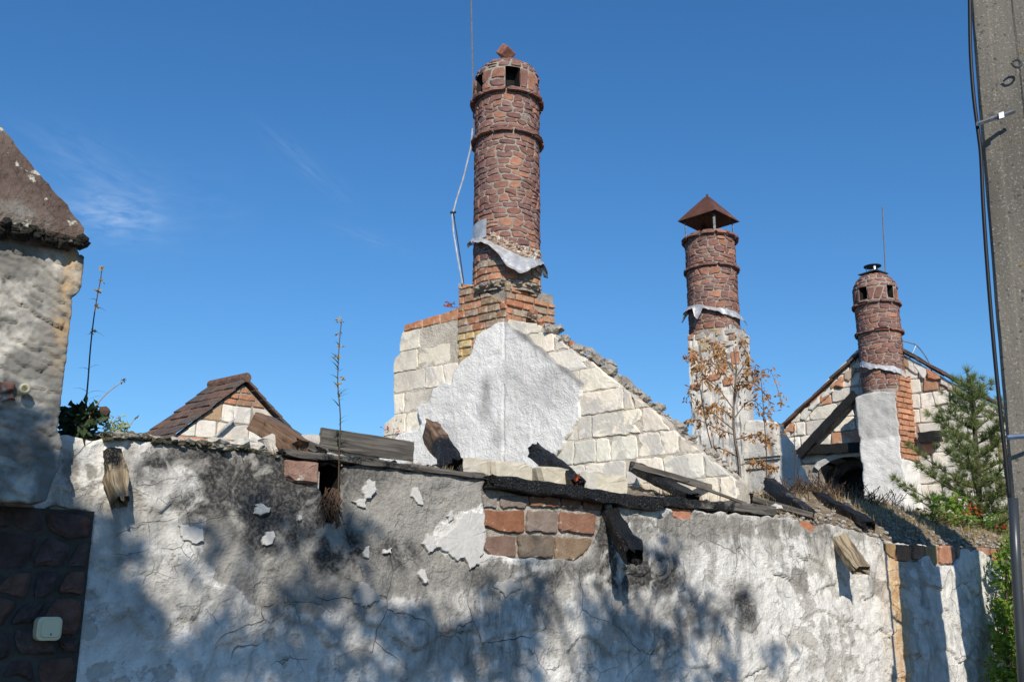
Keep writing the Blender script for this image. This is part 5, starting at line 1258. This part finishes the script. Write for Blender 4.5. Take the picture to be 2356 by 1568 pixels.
pole(4.14, 7.15, 4.0, .35, .28, 8.5, 'second concrete utility pole just right of the first, out of view')
for pts, mt in (([(2248, 286), (2290, 271), (2302, 268), (2334, 256)], 'steel'),):
    c = [at_depth(x, y, PY - .225) for x, y in pts]; v, f = tube_vf(c, .016, 4); mk('metal_strap', v, f, mt, p1)
c = at_depth(2302, 267, PY - .24); v, f = box_vf(c, Vector((.018, 0, .006)), Vector((0, .014, 0)), Vector((0, 0, .022))); mk('strap_clip', v, f, 'steel', p1)
mk('metal_strap', *tube_vf([at_depth(2318, 1006, PY - .235), at_depth(2400, 1000, PY - .235)], .015, 4), 'bluesteel', p1)
hk = at_depth(2335, 152, PY - .21)
mk('hook', *tube_vf([hk + Vector((sin(a) * .032 - (.01 if a > 5 else 0), -.03, cos(a) * .03 - (a - 5) * .05 * (a > 5))) for a in np.linspace(-.9, 5.6, 16)], .008, 6), 'darksteel', p1)
cab = [at_depth(x, y, PY - .19) for x, y in ((2230, -60), (2231, 0), (2233, 120), (2240, 220), (2250, 300), (2257, 360), (2262, 470), (2272, 620), (2287, 800), (2302, 950), (2312, 1040), (2324, 1160))]
o = mk('black_cable', *tube_vf(smooth_pts(cab, 3), .013, 7), 'rubber', smooth=True); tag(o, 'black cable running down the left edge of the pole', 'cable')
M['conduit'] = NT('dark_conduit').done((.035, .04, .045), .35, spec=.5)
o = mk('cable_conduit', *tube_vf([at_depth(2331, 1145, PY - .24), at_depth(2338, 1300, PY - .24), at_depth(2348, 1470, PY - .24), at_depth(2362, 1700, PY - .24)], .03, 12), 'conduit', smooth=True); tag(o, 'thick dark conduit pipe at the foot of the pole', 'pipe')

# ------------------------------------------------------------------ vegetation
def stem(name, pts, r0, r1, mat, parent):
    p = smooth_pts(pts, 4); n = len(p); return mk(name, *tube_vf(p, [r0 + (r1 - r0) * i / (n - 1) for i in range(n)], 5), mat, parent)
def blade(mb, p, d, L, w, curl):
    p = Vector(p); d = Vector(d).normalized(); sd = d.cross(Vector((0, 0, 1)))
    sd = sd.normalized() if sd.length > .01 else Vector((1, 0, 0)); b = len(mb.v); v = []
    for i in range(5):
        t = i / 4; c = p + d * L * t + Vector((0, 0, -curl * L * t * t)); k = w * (1 - t ** 1.6) * .5 + .0004
        v += [c - sd * k, c + sd * k]
    mb.add(v, [(2 * i, 2 * i + 1, 2 * i + 3, 2 * i + 2) for i in range(4)])
# tall weed by the pier
W1 = [WALL.at(x, y, -.12) for x, y in ((190, 985), (196, 940), (202, 880), (208, 800), (216, 730), (224, 680), (231, 645), (234, 618))]
th = thing('tall_weed', W1[0], 'tall thin weed with yellow tips beside the gate pier', 'weed'); stem('stem', W1, .0045, .002, 'stem', th)
for (x, y, dx, dz, L) in ((213, 762, 1, .1, .06), (220, 706, 1, .15, .05), (205, 850, -1, .5, .06), (207, 845, 1, .9, .06), (201, 905, 1, .7, .10), (200, 900, -.8, .5, .08), (222, 690, -.8, .4, .04), (197, 940, -1, .4, .09), (199, 925, 1, 1.2, .11), (212, 770, -.7, .3, .03)):
    mb = MB(); blade(mb, WALL.at(x, y, -.12), (dx * .8, dx * .4, dz), L, .008, .5); mb.build('leaf', 'darkgreen', th)
for (x, y) in ((234, 618), (233, 645), (227, 672), (212, 762), (222, 706)):
    mb = MB(); leaves(mb, [WALL.at(x + random.uniform(-4, 4), y + random.uniform(-3, 3), -.12) for _ in range(14)], .018, .5); mb.build('flower_head', 'yellow', th)
th = thing('leaning_seed_stalk', WALL.at(205, 965, -.1), 'thin pale seed stalk leaning right beside the gate pier', 'weed')
stem('stem', [WALL.at(x, y, -.1) for x, y in ((205, 965), (212, 945), (245, 905), (284, 876))], .003, .002, 'straw', th)
mb = MB(); leaves(mb, [WALL.at(284 + random.uniform(-4, 4), 876 + random.uniform(-3, 3), -.1) for _ in range(12)], .016, .4); mb.build('seed_head', 'stem', th)
# low dark plants by the pier
th = thing('leafy_clump', WALL.at(185, 1005, -.1), 'dark leafy plant clump growing between pier and wall head', 'plant')
mb = MB(); leaves(mb, [WALL.at(random.gauss(185, 18), random.uniform(935, 1010), random.uniform(-.25, -.02)) for _ in range(260)], .055, .55); leaves(mb, [WALL.at(random.gauss(215, 12), random.gauss(955, 10), -.1) for _ in range(40)], .05, .5); mb.build('foliage', 'darkgreen', th)
mb = MB(); mb.add(*rock_vf(WALL.at(240, 946, -.1), .028, (1, 1, 1.1))); mb.add(*tube_vf([WALL.at(236, 955, -.1), WALL.at(205, 985, -.1)], .004, 5)); mb.build('seed_pod', 'stem', th)
th = thing('silvery_sprigs', WALL.at(262, 1000, -.1), 'pale silvery leafy sprigs on the wall head right of the dark clump', 'plant')
mb = MB(); 
for i in range(14):
    a = WALL.at(random.uniform(232, 285), 1000, -.1); b = a + Vector((random.uniform(-.02, .05), 0, random.uniform(.03, .09)));  mb.add(*tube_vf([a, b], .002, 4)); leaves(mb, [a.lerp(b, random.uniform(.3, 1.05)) for _ in range(9)], .028, .35)
mb.build('foliage', 'silver', th)
# tall weed in the empty rafter pocket
W2 = [WALL.at(x, y, .03) for x, y in ((774, 1215), (778, 1150), (780, 1060), (783, 960), (777, 880), (780, 800), (786, 735))]
th = thing('tall_weed', W2[0], 'tall slender weed growing from the empty rafter pocket', 'weed'); stem('stem', W2, .005, .002, 'stem', th)
for i in range(26):
    mb = MB(); y = random.uniform(790, 1120); x = float(np.interp(y, [735, 800, 880, 960, 1060, 1150], [781, 781, 778, 780, 779, 777])); sg = random.choice((-1, 1)); blade(mb, WALL.at(x, y, .03), (sg * .7, sg * .4 - .3, random.uniform(.5, 1.3)), random.uniform(.03, .09), .010, .3); mb.build('leaf', 'green', th)
for (x, y) in ((781, 737), (781, 768), (784, 795), (774, 820), (786, 870), (776, 885), (781, 905)):
    mb = MB(); leaves(mb, [WALL.at(x + random.uniform(-6, 6), y + random.uniform(-4, 4), .03) for _ in range(12)], .017, .5); mb.build('flower_head', 'yellow', th)
th = thing('dead_root_tuft', WALL.at(768, 1215, .0), 'brown dead root tuft hanging in the rafter pocket', 'plant')
mb = MB()
for i in range(60):
    a = WALL.at(random.uniform(745, 788), random.uniform(1120, 1165), random.uniform(-.06, .02)); b = a + Vector((random.uniform(-.03, .03), -.02, random.uniform(-.16, -.03))); mb.add(*tube_vf(smooth_pts([a, a.lerp(b, .5) + Vector((random.uniform(-.02, .02), -.02, 0)), b], 2), .003, 4))
leaves(mb, [WALL.at(random.uniform(748, 786), random.uniform(1130, 1195), .0) for _ in range(70)], .04, .35, droop=1.2); mb.build('dry_strands', 'stem', th)
# dead sapling before the second chimney
DY = 9.3
tr = [at_depth(x, y, DY) for x, y in ((1704, 1125), (1700, 1060), (1690, 1000), (1688, 940), (1692, 880), (1694, 840), (1688, 800))]
sap = thing('dead_sapling', tr[0], 'withered sapling with curled brown leaves before the second chimney', 'tree')
stem('trunk', tr, .018, .006, 'greystem', sap)
brs = [((1690, 1000), (1650, 985), (1600, 965), (1568, 985)), ((1690, 990), (1640, 950), (1610, 930), (1582, 905)), ((1690, 945), (1650, 890), (1620, 865), (1600, 820), (1580, 820)), ((1692, 900), (1660, 850), (1625, 830), (1600, 850)), ((1690, 860), (1660, 810), (1650, 790), (1630, 785)),
       ((1692, 870), (1720, 820), (1705, 790), (1712, 775)), ((1692, 900), (1740, 870), (1770, 850), (1800, 925)), ((1690, 960), (1730, 920), (1770, 960), (1790, 985)), ((1694, 1010), (1735, 1000), (1760, 1000), (1775, 1025)), ((1698, 1050), (1650, 1030), (1640, 1060), (1630, 1075)), ((1700, 1070), (1740, 1060), (1760, 1070), (1780, 1080)),
       ((1690, 930), (1700, 880), (1720, 850), (1740, 845)), ((1690, 965), (1660, 940), (1640, 935), (1610, 940)), ((1694, 850), (1670, 830), (1640, 820), (1596, 880)), ((1692, 880), (1730, 880), (1760, 905), (1775, 935)), ((1702, 1090), (1680, 1080), (1660, 1090), (1650, 1100))]
lm = MB(); tw = MB()
for b in brs:
    oz = random.uniform(-.35, .35); P_ = [at_depth(x, y, DY + oz * min(1, i * .5)) for i, (x, y) in enumerate(b)]; P_ = smooth_pts(P_, 5)
    tw.add(*tube_vf(P_, [.007 - .005 * i / (len(P_) - 1) for i in range(len(P_))], 4))
    for p in P_[3:]:
        c = p + Vector((random.gauss(0, .02), random.gauss(0, .03), random.gauss(-.01, .02)))
        leaves(lm, [c + Vector((random.gauss(0, .022), random.gauss(0, .022), random.gauss(0, .02))) for _ in range(random.randint(4, 11))], .052, .40, droop=.9)
tw.build('branches', 'greystem', sap); lm.build('withered_leaves', 'dead', sap)
# thin dry stalks
for i, (pts, lb) in enumerate((([(1660, 1100), (1630, 1000), (1612, 900), (1604, 880), (1600, 862)], 'thin reddish dry stalk left of the withered sapling'), ([(1760, 1140), (1764, 1060), (1758, 960), (1752, 880)], 'thin dry stalk right of the withered sapling'),
                              ([(1830, 1150), (1830, 1060), (1826, 980)], 'thin pale dry stalk before the wall fragment'), ([(1862, 1160), (1858, 1110), (1864, 1080)], 'short reddish dry stalk at the wall fragment foot'))):
    Y_ = 8.6; th = thing('dry_stalk', at_depth(*pts[0], Y_), lb, 'stalk', 'dry stalks on the wall top'); stem('stem', [at_depth(x, y, Y_) for x, y in pts], .006, .003, 'stem', th)
    mb = MB(); leaves(mb, [at_depth(np.interp(t, [0, 1], [pts[-2][0], pts[-1][0]]) + random.uniform(-4, 4), np.interp(t, [0, 1], [pts[-2][1], pts[-1][1]]), Y_) for t in np.linspace(0, 1, 14)], .022, .4); mb.build('seed_head', 'stem', th)
# dry grass on the bank
mb = MB()
for i in range(5200):
    s = random.uniform(1.6, 6.2); t = random.uniform(.02, .8)
    if n1(s * 1.7, t * 3, 77) < -.06: continue
    p = WALL.P(s, bank_z(s, t) - .01, -.05 - 1.2 * t); blade(mb, p, (random.gauss(0, .5), random.gauss(0, .5), 1.2), random.uniform(.04, .15), .004, random.uniform(.1, .7))
for (x, n) in ((1030, 40), (1050, 40), (1595, 30), (690, 10), (640, 10), (1010, 30)):
    for _ in range(n):
        s = WALL.hit(x + random.uniform(-8, 8), 1080)[0]; blade(mb, WALL.P(s, ztop(s) - .01, -.06), (random.gauss(0, .4), random.gauss(0, .4), 1), random.uniform(.03, .12), .004, .3)
tag(mb.build('dry_grass', 'straw'), 'dry straw-coloured grass along the wall top', 'grass', kind='stuff')
# reddish dry scrub on the bank
mb = MB()
for (x, y, w_, n) in ((1900, 1145, 60, 160), (1980, 1165, 40, 120), (1850, 1120, 30, 60)):
    for _ in range(n):
        a = WALL.at(x + random.gauss(0, w_), y + random.uniform(-6, 10), -.8); b = a + Vector((random.gauss(0, .07), random.gauss(0, .07), random.uniform(.03, .16))); mb.add(*tube_vf([a, b], .003, 3, False)); leaves(mb, [a.lerp(b, random.uniform(.4, 1)) for _ in range(3)], .018, .4)
tag(mb.build('dry_scrub', 'stem'), 'reddish brown dry scrub below the arch', 'scrub', kind='stuff')
# small creeper leaves on the masonry
for (pl_, x, y, n, sp, mt, lb) in ((GAB, 1036, 706, 26, 9, 'redleaf', 'little reddish creeper sprig on the brick course left of the tallest chimney'), (GAB, 905, 998, 22, 14, 'redleaf', 'tiny red creeper leaves at the left foot of the gable'), (WALL, 1324, 1098, 5, 4, 'redleaf', 'tiny red leaves by the charred rafter stub')):
    mb = MB(); c = pl_.at(x, y, -.05)
    for _ in range(n): p = pl_.at(x + random.gauss(0, sp), y - abs(random.gauss(0, sp * .7)), -.05 + random.uniform(-.04, .1)); mb.add(*tube_vf([c, p], .002, 3, False)); leaves(mb, [p], .03, .6)
    tag(mb.build('creeper_sprig', mt), lb, 'plant')
# young pine behind the wall, right
PYN = 10.4
tr = [at_depth(x, y, PYN) for x, y in ((2262, 1330), (2256, 1200), (2250, 1080), (2242, 980), (2232, 905), (2226, 858))]
pine = thing('young_pine', (tr[0].x, PYN, 0), 'young green pine behind the wall at the right', 'tree')
stem('trunk', [Vector((tr[0].x + .02, PYN, 0))] + tr, .045, .012, 'bark', pine)
ndl = MB(); bw = MB()
def tuft(p, d, n, L):
    for _ in range(n):
        q = (Vector(d).normalized() * .9 + Vector((random.gauss(0, .55), random.gauss(0, .55), random.gauss(0, .55)))).normalized(); sd = q.cross(Vector((random.gauss(0, 1), random.gauss(0, 1), random.gauss(0, 1)))).normalized() * .0035
        o_ = Vector(p) + q * .01; l = L * random.uniform(.7, 1.15); ndl.add([o_ - sd * .9, o_ + sd * .9, o_ + q * l], [(0, 1, 2)])
tuft(tr[-1], (0, 0, 1), 60, .11)
for k in range(11):
    t = k / 10; y = 890 + t * 330; base = at_depth(float(np.interp(y, [858, 905, 980, 1080, 1200, 1330], [2226, 2232, 2242, 2250, 2256, 2262])), y, PYN); nb = 3 + k // 3; Lb = .12 + .52 * t ** .8
    for j in range(nb):
        a = 2 * pi * (j + random.random() * .6) / nb + k * 1.9; d = Vector((cos(a), sin(a), random.uniform(.35, .95) - .35 * t)); L = Lb * random.uniform(.5, 1.35)
        P_ = smooth_pts([base, base + d * L * .5 + Vector((0, 0, -.02)), base + d * L + Vector((0, 0, .06 * L))], 4)
        bw.add(*tube_vf(P_, [.010 - .007 * i / (len(P_) - 1) for i in range(len(P_))], 4, False))
        for i, p in enumerate(P_[2:]):
            dd = (P_[min(i + 3, len(P_) - 1)] - P_[i + 1]); tuft(p, dd + Vector((0, 0, .2)), 34, .10)
            if i % 2 == 0 and L > .25:
                for sg in (-1, 1):
                    sdv = (dd.cross(Vector((0, 0, 1))).normalized() * sg + dd.normalized() * .8 + Vector((0, 0, .25))).normalized(); e = p + sdv * random.uniform(.06, .14); bw.add(*tube_vf([p, e], .003, 3, False)); tuft(e, sdv, 40, .085)
bw.build('branches', 'bark', pine); ndl.build('needles', 'pine', pine)
# creeper and bushes at the right end of the wall
def bush(name, blobs, size, n, mat, lb, cat, lw=.55, red=None, stemm='stem'):
    th = thing(name, blobs[0][0] - Vector((0, 0, blobs[0][1])), lb, cat); mb = MB(); st = MB(); rd = MB(); b0 = blobs[0][0] - Vector((0, 0, blobs[0][1]))
    for c, r in blobs:
        for _ in range(int(n * r * r * 10)):
            d = Vector((random.gauss(0, 1), random.gauss(0, 1), random.gauss(0, 1))).normalized() * r * random.uniform(.35, 1.0) ** .6
            (rd if red and random.random() < red else mb) and leaves(rd if red and random.random() < red else mb, [c + d], size, lw)
        st.add(*tube_vf(smooth_pts([b0, b0.lerp(c, .5) + Vector((random.uniform(-.05, .05), 0, 0)), c], 3), .006, 4))
    mb.build('foliage', mat, th); st.build('stems', stemm, th)
    if rd.v: rd.build('red_leaves', 'redleaf', th)
    return th
bush('creeper', [(WALL.at(x, y, -.5), r) for x, y, r in ((2140, 1180, .10), (2165, 1165, .14), (2190, 1180, .14), (2215, 1190, .15), (2250, 1205, .14), (2285, 1215, .15), (2310, 1230, .14), (2205, 1150, .10))], .05, 520, 'green', 'light green creeper spreading over the bank below the pine', 'creeper', red=.004)
th = thing('red_leaf_sprig', WALL.at(2238, 1178, -.4), 'bright orange-red leaf sprig amid the light green creeper', 'plant')
mb = MB(); leaves(mb, [WALL.at(2238 + random.gauss(0, 14), 1172 + random.gauss(0, 5), -.4) for _ in range(34)] + [WALL.at(2312 + random.gauss(0, 6), 1212 + random.gauss(0, 4), -.4) for _ in range(14)], .05, .5); mb.build('foliage', 'redleaf', th)
bush('hanging_bush', [(WALL.at(x, y, .2), r) for x, y, r in ((2318, 1530, .16), (2300, 1560, .12), (2306, 1400, .08), (2312, 1440, .12), (2335, 1470, .18), (2312, 1290, .12), (2325, 1330, .15), (2330, 1400, .17), (2345, 1250, .12), (2330, 1590, .2), (2360, 1350, .2), (2370, 1480, .25), (2318, 1260, .09), (2308, 1480, .10))], .05, 1000, 'green', 'lush green bush hanging down at the right end of the wall', 'bush', red=.004)
# roadside trees behind the viewer, whose dappled shade falls on the wall
def street_tree(base, blobs, lb, seed):
    random.seed(seed); base = Vector(base)
    th = thing('street_tree', base, lb, 'tree', 'roadside trees behind the viewer'); cz = sum(b[0].z for b in blobs) / len(blobs); cm = sum((b[0] for b in blobs), Vector()) / len(blobs)
    fork = Vector((base.x * .6 + cm.x * .4, base.y * .6 + cm.y * .4, cz - 2.6)); mb = MB()
    mb.add(*tube_vf(smooth_pts([base, base.lerp(fork, .5) + Vector((.08, .05, 0)), fork], 4), [.17 - .06 * i / 8 for i in range(9)], 10)); mb.build('trunk', 'bark', th)
    lb_, lv_ = MB(), MB()
    for c, r, dn in blobs:
        lb_.add(*tube_vf(smooth_pts([fork, fork.lerp(c, .5) + Vector((random.uniform(-.2, .2), random.uniform(-.2, .2), .25)), c], 4), [.06 - .05 * i / 8 for i in range(9)], 6))
        for _ in range(int(dn * r * r * 3300)):
            d = Vector((random.gauss(0, 1), random.gauss(0, 1), random.gauss(0, .8))); d = d.normalized() * r * random.random() ** .5
            if n1((c + d).x * 3.1, (c + d).z * 3.1 + (c + d).y, 15, 2) < -.06: continue
            leaves(lv_, [c + d], .11, .6)
    lb_.build('limbs', 'bark', th); lv_.build('crown', 'green', th)
def shade(px, py, d, k): return WALL.at(px, py, d) + TOSUN * (k * .75)
blA = [(shade(x, y, 0, k), r, dn) for x, y, k, r, dn in ((90, 1330, 10.5, .5, 1.0), (60, 1500, 10.8, .6, 1.0), (150, 1240, 11, .22, 1), (60, 1120, 11, .22, .7), (590, 1280, 11, .26, .8), (520, 1390, 11.4, .26, .7), (650, 1350, 11, .26, .9), (330, 1440, 10.6, .28, .8), (260, 1500, 11, .3, .8), (760, 1290, 11.3, .24, .8),
       (420, 1520, 11, .3, .7), (600, 1500, 11, .28, .6), (820, 1230, 11.5, .14, .5), (600, 1200, 11.2, .16, .5), (860, 1320, 11, .22, .7), (230, 1370, 11, .2, .8), (740, 1530, 11, .24, .6), (300, 1350, 11.5, .14, .6))]
blB = [(shade(x, y, 0, k), r, dn) for x, y, k, r, dn in ((1270, 1380, 11, .26, .9), (1360, 1440, 11.5, .34, 1.0), (1480, 1400, 11, .34, 1.0), (1590, 1430, 11.3, .32, 1.0), (1450, 1540, 11, .4, 1), (1160, 1480, 11, .3, .8), (1040, 1510, 11.3, .28, .8), (1570, 1320, 11, .2, .8), (1330, 1330, 11.4, .2, .8), (1620, 1530, 11, .3, .9),
       (920, 1480, 11, .26, .7), (1100, 1380, 11, .18, .6), (1240, 1540, 11, .32, .9), (1800, 1530, 11, .16, .5), (1700, 1360, 11.4, .12, .6), (980, 1380, 11, .16, .5), (1420, 1290, 11, .14, .6))]
street_tree((-.8, -5.2, 0), blA, 'leafy roadside tree behind the viewer, left one', 21)
street_tree((3.6, -4.6, 0), blB, 'leafy roadside tree behind the viewer, right one', 22)
